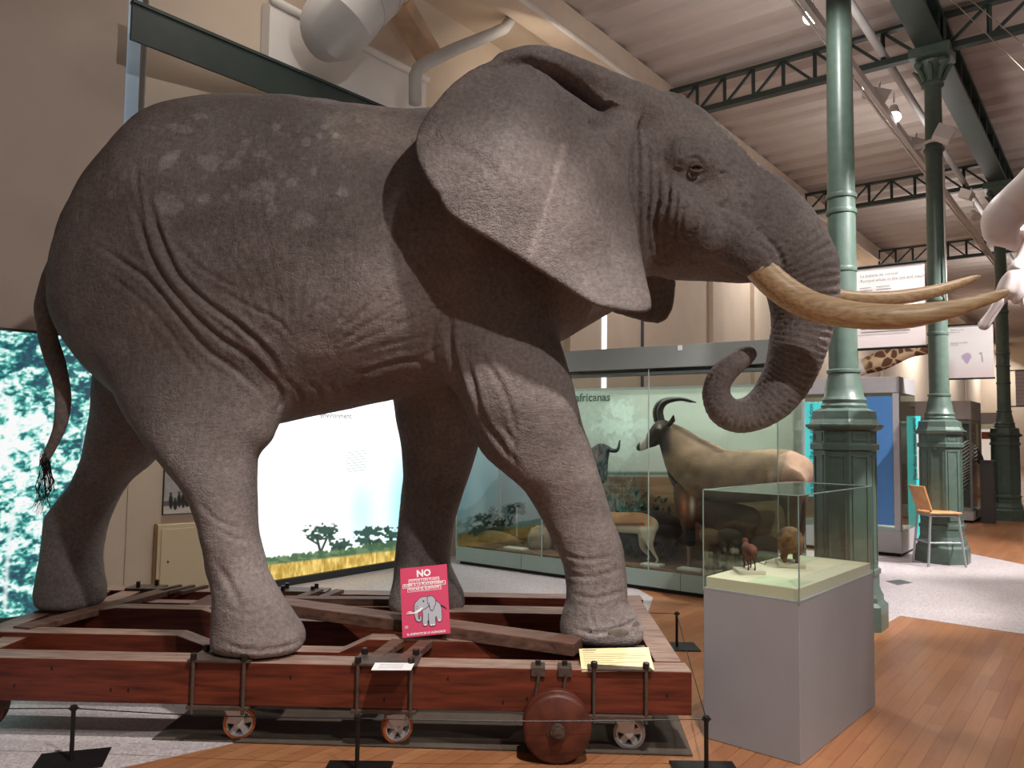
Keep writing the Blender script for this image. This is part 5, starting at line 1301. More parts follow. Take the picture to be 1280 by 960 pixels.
tq = CP(763, 501, CD-.056); text_on('lettering', [('Sabanas africanas', 0, 0, .142)], CC((tq-CA).dot(CW), CD-.054, tq.z), CW, (0, 0, 1), mat('title_green', (52, 70, 60), .6), case, 'RIGHT', off=.003, weight=.002)
MB().frame_box(CP(847, 438, -.012), CW*.05, CU*.004, (0, 0, .05)).build('sensor', M['white'], case)
for px, py, w_ in ((846, 716, .26), (628, 693, .28), (800, 708, .22)):
    q = CP(px, py, .10); q.z = .236
    tag(MB().frame_box(q, CW*w_, CU*.14, (0, 0, .018)).build('caption_board', mat('caption_white', (214, 210, 196), .6)), {846: 'white caption board at the right end of the diorama floor below the dark muzzle', 628: 'white caption board on the diorama floor in the gap between the front legs', 800: 'white caption board on the diorama floor near the gazelle hooves'}[px], 'label board')
# ---- animals of the diorama, each set out along the glass
def AN(rows):
    out = []
    for px, py, r, d in rows:
        q = CP(px, py, d); out.append((q.x, q.y, q.z, r*q.y/FPX))
    return out
def ANz(px, d, z, r):
    q = CP(px, 650, d); return (q.x, q.y, z, r)
def cleg(px0, py0, r0, px1, py1, r1, pxf, d, rf=.022, zf=.236):
    a = AN([(px0, py0, r0, d), (px1, py1, r1, d)]); f = ANz(pxf, d, zf+.05, rf); g = ANz(pxf-2, d, zf+.012, rf*1.15); return a+[f, g]
def coat2(fn):
    """coat painted from where each hair sits along (px) and up (py) the animal"""
    def f(V, Nn):
        px, py = proj(V[:, 0], V[:, 1], V[:, 2]); n = fbm(V[:, 0]*9, V[:, 1]*9, V[:, 2]*9, 4, 6); return lin(np.clip(fn(px, py, n, V, Nn), 0, 255))
    return f
def roan(px, py, n, V, Nn):
    c = np.full((len(px), 3), 1.0)*np.array([142, 116, 94.]); c = c*(.75+.5*n)[:, None]; c = blend(c, sstep(605, 625, py)*.5, (120, 96, 74))
    c = blend(c, sstep(842, 832, px)*sstep(575, 560, py), (52, 44, 38)); c = blend(c, sstep(812, 806, px), (208, 200, 190)); c = blend(c, sstep(800.5, 799, px), (44, 38, 36))
    c = blend(c, np.exp(-((px-824)/3.)**2-((py-534)/4.)**2)*.9, (214, 206, 196)); c = blend(c, .7*np.exp(-((py-(533+.55*(px-842)))/4.)**2)*(px > 840)*(px < 905)*(py < 566), (70, 54, 42)); return c
fd = .42
rn = shaped('roan_antelope', [(AN([(816, 549, 9, fd-.06), (826, 540, 12, fd-.05), (838, 545, 16, fd), (852, 562, 25, fd), (868, 582, 32, fd), (900, 594, 33, fd), (940, 595, 32, fd), (975, 592, 31, fd), (996, 590, 22, fd)]), .06, 1.15),
    (AN([(828, 536, 11.5, fd-.05), (815, 549, 8.5, fd-.06), (802, 558, 5.5, fd-.07), (799, 560, 4, fd-.07)]), .03), (AN([(842, 538, 5, fd), (866, 550, 6, fd), (896, 562, 6, fd)]), .02),
    (cleg(866, 606, 16, 862, 648, 6.5, 862, fd-.13), .05), (cleg(876, 606, 15, 880, 648, 6.5, 884, fd+.13), .05), (cleg(984, 604, 24, 990, 642, 9, 984, fd-.13), .06), (cleg(990, 604, 22, 998, 642, 9, 997, fd+.13), .06)],
    .014, coat2(roan), fur, 'big tan antelope with ringed backswept horns and dark face behind the case glass', 'antelope', pad=.1)
hornm = mat('horn_dark', (44, 38, 34), .5, bump=.4, bscale=120)
for dd in (-.07, .0):
    pts = crom(np.array(AN([(822, 527, 4.2, fd+dd), (820, 514, 4, fd+dd), (825, 504, 3.6, fd+dd), (836, 499.5, 3, fd+dd), (850, 499, 2, fd+dd), (865, 503, .7, fd+dd)])), 6)
    mb = MB().tube([p[:3]+np.array([(7 if dd < -.01 else 0)*.006, 0, 0]) for p in pts], [float(p[3]*(1.0+.12*(i % 2))) for i, p in enumerate(pts)], 12); mb.build('horn', hornm, rn, smooth=60)
for dd in (-.11, .03):
    pts = AN([(836, 531, 3, fd+dd), (841, 525, 3.4, fd+dd-.03), (842, 519, .8, fd+dd-.06)]); MB().tube([p[:3] for p in pts], [p[3] for p in pts], 10).build('ear', mat('ear_dark', (60, 48, 40), .8), rn, smooth=60)
q = AN([(823, 537, 1.6, fd-.17)])[0]; MB().ball(q[:3], q[3], 12, 8).build('eye', eyem if 'eyem' in globals() else mat('eye_dark', (20, 14, 10), .1), rn, smooth=180)
pts = AN([(997, 580, 4, fd), (1004, 600, 3, fd), (1005, 640, 2.4, fd), (1003, 662, 4, fd), (1002, 676, 1, fd)]); MB().tube([p[:3] for p in pts], [p[3] for p in pts], 8).build('tail', mat('tail_tan', (96, 74, 58), .8), rn, smooth=60)
def gaz(px, py, n, V, Nn):
    c = np.full((len(px), 3), 1.0)*np.array([196, 140, 96.])*(.85+.3*n)[:, None]; c = blend(c, sstep(656, 660, py-.0*(px)), (222, 206, 184)); c = blend(c, np.exp(-((py-655.5)/1.6)**2)*(px < 806), (120, 76, 50)); c = blend(c, sstep(812, 818, px)*.8, (224, 206, 184)); return c
shaped('gazelle', [(AN([(716, 612, 5, .36), (728, 616, 8, .36), (736, 632, 8, .36), (750, 650, 12, .36), (775, 653, 12.5, .36), (800, 654, 13, .36), (812, 657, 11, .36)]), .04),
    (cleg(752, 660, 8, 750, 684, 3, 750, .30, .013), .03), (cleg(758, 660, 7, 760, 684, 3, 760, .44, .013), .03), (cleg(810, 664, 10, 813, 682, 4, 822, .30, .013), .03), (cleg(806, 664, 9, 804, 684, 4, 812, .44, .013), .03)],
    .010, coat2(gaz), fur, 'tan and white gazelle rump beside the elephant front leg in the diorama', 'gazelle', pad=.08)
def gnu(px, py, n, V, Nn):
    c = np.full((len(px), 3), 1.0)*np.array([40, 32, 28.])*(.7+.6*n)[:, None]; c = blend(c, .8*np.exp(-((px-746)/4.)**2-((py-568)/9.)**2), (120, 72, 48)); return c
gd = .60
gn = shaped('wildebeest', [(AN([(752, 564, 9, gd-.25), (751, 580, 9, gd-.3), (752, 594, 7, gd-.33), (752, 600, 5, gd-.34)]), .03), (AN([(750, 566, 10, gd-.22), (735, 585, 18, gd-.1), (718, 604, 24, gd), (708, 612, 26, gd+.03), (700, 616, 24, gd+.05)]), .06),
    (cleg(716, 630, 12, 718, 665, 5, 718, gd-.12), .05), (cleg(722, 630, 12, 726, 665, 5, 727, gd+.12), .05), (cleg(702, 634, 12, 702, 665, 5, 703, gd-.10), .05), (cleg(700, 634, 12, 696, 665, 5, 697, gd+.16), .05)],
    .014, coat2(gnu), fur, 'dark wildebeest whose head looks out just right of the elephant front leg', 'wildebeest', pad=.1)
for sx in (1, -1):
    pts = AN([(752+sx*5, 559, 3.4, gd-.24), (752+sx*13, 563, 3, gd-.24), (752+sx*20, 562, 2.2, gd-.26), (752+sx*23, 550, .8, gd-.26)]); pts = crom(np.array(pts), 4)
    MB().tube([p[:3] for p in pts], [float(p[3]) for p in pts], 10).build('horn', hornm, gn, smooth=60)
dark = lambda px, py, n, V, Nn: np.full((len(px), 3), 1.0)*np.array([44, 36, 32.])*(.7+.6*n)[:, None]
shaped('dark_boar', [(AN([(783, 668, 10, .6), (797, 660, 18, .6), (820, 658, 20, .6), (838, 660, 16, .6)]), .05)]+[(cleg(x, 672, 9, x+1, 690, 4, x+2, d, .02), .03) for x, d in ((796, .52), (802, .7), (834, .52), (838, .7))],
    .013, coat2(dark), fur, 'black four-legged animal standing behind the gazelle in the diorama', 'animal', pad=.08)
def bont(px, py, n, V, Nn):
    c = np.full((len(px), 3), 1.0)*np.array([84, 56, 40.])*(.75+.5*n)[:, None]; c = blend(c, .9*np.exp(-((px-855)/4.5)**2-((py-634)/15.)**2), (176, 112, 76)); c = blend(c, .9*np.exp(-((px-865)/3.5)**2-((py-632)/14.)**2), (214, 200, 184)); c = blend(c, sstep(658, 664, py)*(px < 874), (26, 22, 22)); return c
bd = .16
bo = shaped('grazing_antelope', [(AN([(849, 611, 7, bd+.06), (855, 632, 11, bd+.02), (860, 655, 8.5, bd), (863, 677, 6.5, bd)]), .03), (AN([(854, 622, 10, bd+.05), (872, 636, 13, bd+.10), (896, 646, 19, bd+.2), (918, 648, 19, bd+.24), (935, 649, 16, bd+.24)]), .05)]+[(cleg(x, 655, 10, x+1, 680, 4, x, d, .016), .04) for x, d in ((893, bd+.12), (897, bd+.28), (931, bd+.14), (937, bd+.34))],
    .011, coat2(bont), fur, 'brown antelope with lowered tan and black face left of the small glass case', 'antelope', pad=.08)
for sx in (-4, 3):
    pts = crom(np.array(AN([(848+sx, 607, 2.6, bd+.06), (846+sx*2, 596, 2.3, bd+.1), (845+sx*2.6, 586, 1.2, bd+.12), (846+sx*2.8, 580, .4, bd+.12)])), 4); MB().tube([p[:3] for p in pts], [float(p[3]) for p in pts], 10).build('horn', hornm, bo, smooth=60)
rk = MB().ball((0, 0, 0), 1, 24, 16); rc = CP(765, 630, .70)
rk.v = [(rc.x+v[0]*.16*(1+.3*vnoise(v[0]*2+9, v[1]*2, v[2]*2)), rc.y+v[1]*.15,  .236+max(v[2]+.55, 0)*.36*(1+.3*float(vnoise(v[0]*2, v[1]*2+5, v[2]*2)))) for v in rk.v]
tag(rk.build('rock', mat('rock_grey', (112, 112, 104), .9, noise=.2, scale=6, bump=.6, bscale=14), smooth=60), 'grey boulder behind the gazelle back in the diorama', 'rock')
rk = MB().ball((0, 0, 0), 1, 24, 16); rc = CP(676, 680, .42)
rk.v = [(rc.x+v[0]*.16, rc.y+v[1]*.14, .236+max(v[2]+.5, 0)*.15*(1+.4*float(vnoise(v[0]*3, v[1]*3+5, v[2]*3)))) for v in rk.v]
tag(rk.build('rock', mat('rock_pale', (150, 132, 116), .9, noise=.2, scale=6, bump=.6, bscale=14), smooth=60), 'pale low stone in the diorama seen between the front legs', 'rock')
def bush(label, px, py0, d, w_, h_, seed, col):
    rg = random.Random(seed); b = CP(px, 650, d); o = thing('shrub', label, 'shrub', (b.x, b.y, .236), 0, 'shrubs of the diorama'); lv = MB(); st_ = MB()
    for k in range(230):
        a = rg.uniform(0, 2*PI); r_ = w_*math.sqrt(rg.random()); z = h_*(.15+.85*rg.random())*(1-.45*(r_/w_)**2); p = Vector((r_*math.cos(a), r_*math.sin(a)*.4, z)); s_ = rg.uniform(.022, .045)
        n = Vector((rg.uniform(-1, 1), rg.uniform(-1, 1), rg.uniform(.2, 1))).normalized(); t1 = n.orthogonal().normalized(); t2 = n.cross(t1); lv.add([p-t1*s_, p+t2*s_*.5+n*s_*.25, p+t1*s_, p-t2*s_*.5+n*s_*.25], [(0, 1, 2, 3)])
        if k % 12 == 0: st_.tube([(0, 0, 0), p*.5+Vector((0, 0, .02)), p], [.008, .006, .003], 5)
    lv.build('foliage', mat('shrub_leaf', col, .8, noise=.3, scale=8), o, local=True); st_.build('stem', mat('shrub_stem', (76, 60, 44), .8), o, local=True); return o
bush('dark green shrub in the diorama just right of the elephant leg', 746, 0, .74, .20, .72, 1, (64, 96, 76)); bush('blue-green shrub right of the grey boulder in the diorama', 796, 0, .76, .24, .82, 2, (58, 104, 84)); bush('shrub with small dark leaves under the tan antelope throat', 824, 0, .74, .2, .7, 3, (44, 76, 62))
bush('low bright green shrub in front of the boulder', 784, 0, .62, .14, .5, 4, (88, 140, 92))
bush('shrub at the left end of the diorama between the front legs', 614, 0, .66, .16, .42, 5, (70, 68, 44))
lion = lambda px, py, n, V, Nn: np.full((len(px), 3), 1.0)*np.array([122, 96, 64.])*(.7+.6*n)[:, None]
shaped('tawny_animal', [(AN([(598, 682, 11, .5), (612, 677, 14, .5), (632, 680, 13, .5), (648, 684, 9, .5)]), .05), (AN([(600, 676, 8, .55), (594, 668, 8, .52), (589, 670, 5, .5)]), .03)], .013, coat2(lion), fur, 'tawny animal lying low in the diorama between the front legs', 'animal', pad=.08)
for nm, rows, lg, colr, lab in (('small_brown_animal', [(893, 672, 10, .10), (885, 670, 10, .12), (879, 667, 6, .12)], ((883, .07), (895, .16)), (116, 82, 58), 'brown four-legged animal behind the left pane of the small glass case'),
                          ('small_dark_animal', [(898, 678, 6, .10), (906, 670, 9, .10), (918, 671, 9, .10), (923, 674, 7, .10)], ((904, .06), (907, .13), (921, .06), (923, .14)), (52, 44, 40), 'dark four-legged animal seen through the small glass case')):
    f_ = (lambda cc: (lambda px, py, n, V, Nn: np.full((len(px), 3), 1.0)*np.array(cc, float)*(.7+.6*n)[:, None]))(colr)
    shaped(nm, [(AN(rows), .03)]+[(cleg(x, 680, 5, x, 690, 3.4, x+.5, d, .018), .02) for x, d in lg], .010, coat2(f_), fur, lab, 'animal', pad=.06)
shaped('lying_dark_animal', [(AN([(926, 688, 6, .14), (940, 684, 9, .14), (958, 681, 12, .16), (972, 686, 9, .16)]), .05)], .012, coat2(dark), fur, 'low black animal lying behind the round brown animal', 'animal', pad=.06)

# ================================================================== cases farther down the hall
def vitrine(name, label, c, ls, lt, h, zp, parts=True, hdr=.18, post=True):
    """box case: c is its near right corner, ls along the hall, lt towards the long wall"""
    o = thing(name, label, 'display case', c)
    def Q(s, t, z): return Vector(c)+HU*s+HL*t+Vector((0, 0, z))
    MB().frame_box(Q(.03, .03, 0), HU*(ls-.06), HL*(lt-.06), (0, 0, .05)).build('toe_kick', M['dark'], o)
    MB().frame_box(Q(0, 0, .05), HU*ls, HL*lt, (0, 0, zp-.05)).build('plinth', cgl_grey, o, bevel=.003)
    MB().frame_box(Q(0, 0, h-hdr), HU*ls, HL*lt, (0, 0, hdr)).build('header', cgl_grey, o, bevel=.003)
    for s, t, a, b in ((0, 0, HU*.006, HL*lt), (0, 0, HU*ls, HL*.006), (ls-.006, 0, HU*.006, HL*lt), (0, lt-.006, HU*ls, HL*.006)):
        MB().frame_box(Q(s, t, zp), a, b, (0, 0, h-hdr-zp)).build('glass_pane', cgl, o)
    if post:
        for s, t in (((0, 0), (0, lt-.04)) if ls <= 1.0 else ((0, 0), (ls-.04, 0), (0, lt-.04), (ls-.04, lt-.04))): MB().frame_box(Q(s, t, zp), HU*.04, HL*.04, (0, 0, h-hdr-zp)).build('corner_post', cgl_grey, o)
    return o, Q
cgl_grey = mat('case_light_grey', (178, 176, 178), .45, noise=.03)
BC = Vector((5.29, 10.74, 0))
bc, Q = vitrine('blue_panel_case', 'grey case with a tall plain blue front panel between the two nearest columns', BC, 1.0, 1.62, 2.45, .34, hdr=.22)
blue = mat('panel_blue', (84, 142, 208), .5, noise=.04, scale=2)
qa = Ppl(1117, 600, BC, HU); ta = (qa-BC).dot(HL)
MB().frame_box(Q(-.015, ta, .42), HU*.014, HL*(.98-ta), (0, 0, 1.76)).build('blue_panel', blue, bc)
MB().frame_box(Q(-.012, .01, .36), HU*.011, HL*(ta-.015), (0, 0, 1.86)).build('panel_frame', cgl_grey, bc)
cyan = mat('sign_cyan', (78, 208, 210), .5, emit=.35)
t0 = (Ppl(1032, 560, BC, HU)-BC).dot(HL); t1 = (Ppl(1005, 560, BC, HU)-BC).dot(HL)
ztp = Ppl(1010, 503, BC, HU).z
MB().frame_box(Q(-.02, t0-.03, .75), HU*.018, HL*(t1-t0+.03), (0, 0, ztp-.75)).build('cyan_sign', cyan, bc)
tq = Ppl(1017.5, 614, BC-HU*.021, HU)
text_on('lettering', [('Biodiversity, the result of evolution', 0, 0, .088)], tq, (0, 0, 1), HL, mat('sign_ink', (24, 70, 84), .6), bc, off=.003, weight=.0008)
# inner cyan sign of the second bay
s2 = thing('cyan_sign_board', 'narrow cyan sign with upright lettering left of the second column', 'sign', BC+HU*1.5)
BP = BC+HU*1.45; t0 = (Ppl(1151, 560, BP, HU)-BP).dot(HL); t1 = (Ppl(1134, 560, BP, HU)-BP).dot(HL); z1_ = Ppl(1142, 520, BP, HU).z
MB().frame_box(BP+HL*t0, HL*(t1-t0), HU*.02, (0, 0, z1_)).build('board', cyan, s2)
tq = Ppl(1146.5, 600, BP-HU*.002, HU); text_on('lettering', [('How does evolution work?', 0, 0, .085)], tq, (0, 0, 1), HL, mat('sign_ink', (24, 70, 84), .6), s2, off=.003, weight=.0008)
MB().frame_box(BP+HL*t0-HU*.006+Vector((0, 0, Ppl(1148, 598, BP, HU).z)), HL*.055, HU*.004, (0, 0, .75)).build('white_strip', M['white'], s2)
ZC = Vector((8.86, 15.2, 0))
zc, Q = vitrine('zebra_case', 'glass case holding the zebra between the second and third columns', ZC, 1.3, 2.6, 2.35, .22, hdr=.36)
MB().frame_box(Q(.95, .05, .22), HU*.02, HL*2.5, (0, 0, 1.7)).build('back_board', mat('board_dark', (88, 86, 86), .6), zc)
zp_ = ZC+HU*.45
def ZP(rows):
    out = []
    for px, py, r in rows:
        q = Ppl(px, py, zp_, HU); out.append((q.x, q.y, q.z, r*q.y/FPX))
    return out
def zeb(V, Nn):
    px, py = proj(V[:, 0], V[:, 1], V[:, 2]); s_ = np.sin((px*.55+py*.9)*1.7+1.6*np.sin(py*.16))
    c = np.where(s_[:, None] > .1, np.array([[216, 208, 198.]]), np.array([[40, 36, 36.]])); c = blend(c, sstep(1221, 1223, px), (40, 36, 34)); return lin(c)
fz_ = lambda px, r=.03: [(*Ppl(px, 640, zp_, HU)[:2], .42, r), (*Ppl(px, 640, zp_, HU)[:2], .235, r)]
zb = shaped('zebra', [(ZP([(1150, 608, 17), (1170, 608, 18), (1188, 604, 17), (1198, 592, 13), (1206, 572, 10), (1210, 561, 9)]), .06), (ZP([(1209, 559, 9), (1216, 565, 7.5), (1223, 573, 5.5), (1225, 576, 4)]), .03),
    (ZP([(1190, 612, 8)])+fz_(1190), .04), (ZP([(1185, 612, 8)])+fz_(1183), .04), (ZP([(1152, 612, 9)])+fz_(1152), .04), (ZP([(1158, 612, 9)])+fz_(1160), .04)], .02, zeb, fur, 'black and white striped zebra with raised head in the far glass case', 'zebra', pad=.1)
for a_, b_ in (((1207, 553), (1205, 544)), ((1213, 553), (1214, 545))):
    p = ZP([(*a_, 2.4), (*b_, .8)]); MB().tube([k[:3] for k in p], [k[3] for k in p], 8).build('ear', mat('ear_zebra', (60, 54, 52), .8), zb, smooth=60)
qz = Ppl(1226, 640, ZC+HU*.2, HU); tag(MB().frame_box(Vector((qz.x, qz.y, 0)), -HL*.22, HU*.3, (0, 0, 1.175)).frame_box(Vector((qz.x, qz.y, 1.175))-HU*.01, -HL*.24, HU*.32, (0, 0, .03)).build('plinth_block', mat('block_dark', (70, 68, 68), .5)), 'dark box plinth standing at the right end of the zebra case', 'plinth')
DC = H(13.6, .75)
dc, Q = vitrine('far_case', 'lit case far down the hall left of the thinnest column', DC, 1.2, 2.4, 2.35, .3, hdr=.3)
MB().frame_box(Q(.5, .1, .3), HU*.02, HL*.5, (0, 0, 1.6)).build('lit_panel', mat('lit_white', (246, 222, 214), .5, emit=.7), dc)
MB().frame_box(Q(.48, .1, 1.62), HU*.02, HL*.45, (0, 0, .2)).build('orange_band', mat('band_orange', (196, 92, 58), .5), dc)
# ---- giraffe neck above the blue case
gpl = BC+HU*1.9
def GP(rows):
    out = []
    for px, py, r in rows:
        q = Ppl(px, py, gpl, HU); out.append((q.x, q.y, q.z, r*q.y/FPX))
    return out
rs = np.random.RandomState(3); seeds = np.c_[rs.uniform(1060, 1190, 60), rs.uniform(425, 480, 60)]
def gir(V, Nn):
    px, py = proj(V[:, 0], V[:, 1], V[:, 2]); d = np.hypot(px[:, None]-seeds[None, :, 0], (py[:, None]-seeds[None, :, 1])*1.1); d.sort(axis=1); k = sstep(.8, 2.2, d[:, 1]-d[:, 0])
    return lin(blend(np.full((len(px), 3), 1.)*np.array([206, 178, 142.]), k, (98, 62, 42)))
gi = shaped('giraffe_neck', [(GP([(1078, 459, 9.5), (1098, 452, 12), (1116, 446, 10.5), (1136, 440, 7.5), (1156, 437, 6.5), (1168, 436, 6.5)]), .03), (GP([(1166, 435, 7), (1178, 440, 6), (1188, 446, 4)]), .03)], .014, gir, fur, 'mounted giraffe neck with brown patches rising above the blue-panelled case', 'giraffe', pad=.1)
p = GP([(1068, 463, 9.6), (1081, 457.5, 10.4)]); MB().tube([k[:3] for k in p], [k[3] for k in p], 24).build('collar', M['white'], gi, smooth=40)
p = GP([(1164, 431, 2), (1162, 424, 1.6)]); MB().tube([k[:3] for k in p], [k[3] for k in p], 10).build('ossicone', mat('ossicone_brown', (90, 62, 46), .8), gi, smooth=40)
p0 = GP([(1072, 462, 5)])[0]; MB().tube([p0[:3], (p0[0], p0[1], .02)], .03, 12).build('support_post', M['black'], gi, smooth=40)

# ================================================================== hanging banners
def banner_mat():
    m = bpy.data.materials.new('banner_film'); m.use_nodes = True; nt = m.node_tree; nt.nodes.clear(); L = nt.links.new
    out = N(nt, 'ShaderNodeOutputMaterial'); a = N(nt, 'ShaderNodeAttribute', attribute_name='Col'); d = N(nt, 'ShaderNodeBsdfDiffuse'); t = N(nt, 'ShaderNodeBsdfTranslucent'); x = N(nt, 'ShaderNodeMixShader'); x.inputs[0].default_value = .45
    L(a.outputs['Color'], d.inputs['Color']); L(a.outputs['Color'], t.inputs['Color']); L(d.outputs[0], x.inputs[1]); L(t.outputs[0], x.inputs[2]); L(x.outputs[0], out.inputs['Surface']); return m
bmt = banner_mat(); bink = mat('banner_ink', (120, 112, 114), .6)
def banner(label, corners, paint, colpos, txt):
    bl_, br_, tl_ = corners; o = thing('hanging_banner', label, 'banner', bl_)
    ax_ = br_-bl_; ay_ = tl_-bl_; panel_grid('sheet', bl_, ax_, ay_, 90, 90, paint, bmt, o)
    n_ = ax_.cross(ay_).normalized(); r = MB()
    for q in (bl_, tl_): MB().tube([colpos+Vector((0, 0, q.z-colpos.z)), q-ax_.normalized()*.02, q+ax_*1.02], .012, 8).build('bracket', M['black'], o)
    text_on('lettering', [(t, x*ax_.length, y*ay_.length, s*ay_.length) for t, x, y, s in txt], bl_, ax_, ay_, bink, o, off=.004)
    return o
wash = lambda px, py, u, v: blend(np.full((len(u), 3), 1.)*np.array([252, 248, 247.]), sstep(.45, .0, v)*.5, (240, 214, 214))
def wash2(px, py, u, v):
    c = wash(px, py, u, v); r = np.hypot((u-.42)/.12, (v-.38)/.10)+.6*(vnoise(u*14, v*14, seed=2)-.5); c = blend(c, sstep(1, .7, r)*.6, (170, 140, 190)); c = blend(c, .35*sstep(.25, .0, u)*sstep(.5, .2, v), (170, 160, 160)); d, _ = seg_dist(u, v, [(.70, .45), (.74, .46), (.76, .30)]); c = blend(c, sstep(.02, .008, d)*.5, (120, 110, 120)); return c
w1 = H(0, 0)*0+C1-HL*.17
B1a = Ppl(1072, 437, w1, HU); B1t = Ppl(1070, 335.5, w1, HU); B1b = Ppl(1157.5, 430, w1, HU)
ax1 = B1b-B1a; B1b = B1a+Vector((ax1.x, ax1.y, 0))
banner('large translucent white text banner hung on the nearest column', (B1a, B1b, Vector((B1a.x, B1a.y, B1t.z))), wash, Vector((C1.x, C1.y, 3)),
       [('La ballena de rorcual', .06, .875, .050), ('Rorqual whale in the sea and coast', .06, .815, .050)]+[('xxxxxxxx  xxxx', .05, .74-.035*k, .03) for k in range(0)])
w2 = H(0, -.16)
B2a = Ppl(1185, 474, w2, HU); B2b = Ppl(1243, 477, w2, HU); B2t = Ppl(1185.5, 407, w2, HU)
banner('smaller white banner with a purple animal drawing hung on the second column', (B2a, Vector((B2b.x, B2b.y, B2a.z)), Vector((B2a.x, B2a.y, B2t.z))), wash2, H(0, 0, 3), [('Ballena  comun', .08, .90, .035), ('Balaena  gris', .08, .86, .03), ('Esqueleto montado', .08, .66, .035), ('del animal', .08, .62, .03)])
w3 = H(7.0, -.16)
B3a = Ppl(1270, 508, w3, HU); B3b = Ppl(1310, 512, w3, HU); B3t = Ppl(1270, 463, w3, HU)
banner('grey-white text banner cut by the right edge behind the thinnest column', (B3a, Vector((B3b.x, B3b.y, B3a.z)), Vector((B3a.x, B3a.y, B3t.z))), lambda px, py, u, v: blend(np.full((len(u), 3), 1.)*np.array([206, 196, 194.]), .3*(np.sin(v*60) > .3)*(u < .5), (160, 150, 150)), H(7.0, 0, 2.6), [])
bl_lines = MB(); nB = HU*-1
for k, (f0, f1) in enumerate([(.05, .22), (.05, .24), (.05, .2), (.05, .26), (.05, .22), (.05, .25)]):
    z = B1t.z-(B1t.z-B1a.z)*(.26+.035*k)
    for g0, g1 in ((f0, f1), (.30, .30+.2+.02*(k % 3))): bl_lines.frame_box(B1a+Vector((ax1.x*g0, ax1.y*g0, z-B1a.z))-HU*.006, Vector((ax1.x*(g1-g0), ax1.y*(g1-g0), 0)), HU*.001, (0, 0, .006))
for f in (.115, .075): bl_lines.frame_box(B1a+Vector((ax1.x*.06, ax1.y*.06, (B1t.z-B1a.z)*(f+.12)))-HU*.006, Vector((ax1.x*.72, ax1.y*.72, 0)), HU*.001, (0, 0, .008))
bl_lines.build('print_lines', bink, [o for o in bpy.data.objects if o.name == 'hanging_banner'][0])

# ================================================================== white skeleton at the right edge
bone = mat('white_bone', (226, 210, 206), .55, noise=.05, scale=5, bump=.15, bscale=20)
sk = thing('mounted_skeleton', 'big white bones of a hanging skeleton cut by the right edge', 'skeleton', P(1300, 300, 5.6))
def BN(rows): return [(*P(a, b, Y), r*Y/FPX) for a, b, r, Y in rows]
def grown(name, chains, h, parent, sm=2):
    allp = np.vstack([np.array(c[0]) for c in chains]); F = Field((allp[:, :3]-allp[:, 3:4]).min(0)-.05, (allp[:, :3]+allp[:, 3:4]).max(0)+.05, h)
    for c in chains: F.chain(c[0], k=c[1], ys=c[2] if len(c) > 2 else 1, sub=4 if len(c[0]) > 2 else 1)
    V, Q = F.mesh(sm); me = np_mesh(name, V, Q); return mesh_obj(name, me, bone, parent)
grown('jaw_bone', [(BN([(1340, 190, 32, 5.2), (1300, 232, 29, 5.4), (1272, 254, 25, 5.55), (1254, 272, 24, 5.6), (1250, 288, 20, 5.62)]), .04), (BN([(1252, 286, 14, 5.62), (1262, 300, 11, 5.62)]), .03)], .012, sk)
grown('cheek_bone', [(BN([(1262, 294, 10, 5.75), (1275, 300, 14, 5.8), (1300, 285, 22, 5.9), (1335, 262, 26, 5.9)]), .04, .6)], .012, sk)
grown('arm_bone', [(BN([(1300, 270, 11, 5.6), (1287, 300, 8, 5.6), (1276, 325, 7, 5.6), (1271, 336, 10, 5.6)]), .02)], .01, sk)
grown('elbow_bone', [(BN([(1274, 340, 10, 5.6), (1264, 352, 12, 5.6), (1258, 364, 12, 5.6)]), .03), (BN([(1276, 350, 5, 5.55), (1274, 366, 7, 5.55), (1270, 376, 5, 5.55)]), .02), (BN([(1275, 360, 4, 5.6), (1279, 382, 4, 5.6)]), .02)], .01, sk)
grown('forearm_bone', [(BN([(1255, 368, 8, 5.6), (1247, 381, 6.5, 5.6), (1240, 392, 6, 5.6), (1230, 406, 7, 5.6)]), .02), (BN([(1249, 376, 5, 5.55), (1236, 396, 4, 5.55), (1228, 408, 4, 5.55)]), .015)], .008, sk)
cw = MB(); 
for a, b in (((1186, -4), (1300, 108)), ((1204, -8), (1310, 82))): p_, q_ = P(*a, 6.4), P(*b, 5.5); cw.tube([q_+(p_-q_)*((7.42-q_.z)/(p_.z-q_.z)), q_], .004, 6)
tag(cw.build('support_cable', mat('cable_wire', (190, 176, 164), .5)), 'pair of thin slanting cables crossing the top right corner', 'cable')

# ================================================================== wooden high chair
hc_o = Vector((5.44, 10.16, 0)); hc = thing('high_chair', 'tall chair with wooden seat and grey metal legs against the second column', 'chair', hc_o)
lm = mat('grey_legs', (158, 162, 166), .4, metal=.4); sw = wood_mat('beech_seat', (176, 124, 78), (206, 152, 100), rough=.45, scale=2, stretch=(10, 2, 2), bump=.05)
sz = .655
MB().box(-.17, .24, -.19, .19, sz, sz+.028).build('seat', sw, hc, local=True, bevel=.012, seg=3)
bk = MB(); nb = 8
for k in range(nb):
    y0, y1 = -.19+.38*k/nb, -.19+.38*(k+1)/nb; b0, b1 = -.02*math.sin(PI*k/nb), -.02*math.sin(PI*(k+1)/nb)
    vs = []
    for y, b in ((y0, b0), (y1, b1)):
        for x, z in ((-.155, .70), (-.137, .705), (-.228, 1.005), (-.246, 1.0)): vs.append((x+b, y, z))
    bk.add(vs, [(0, 1, 5, 4), (1, 2, 6, 5), (2, 3, 7, 6), (3, 0, 4, 7), (0, 3, 2, 1), (4, 5, 6, 7)])
bk.build('backrest', sw, hc, local=True)
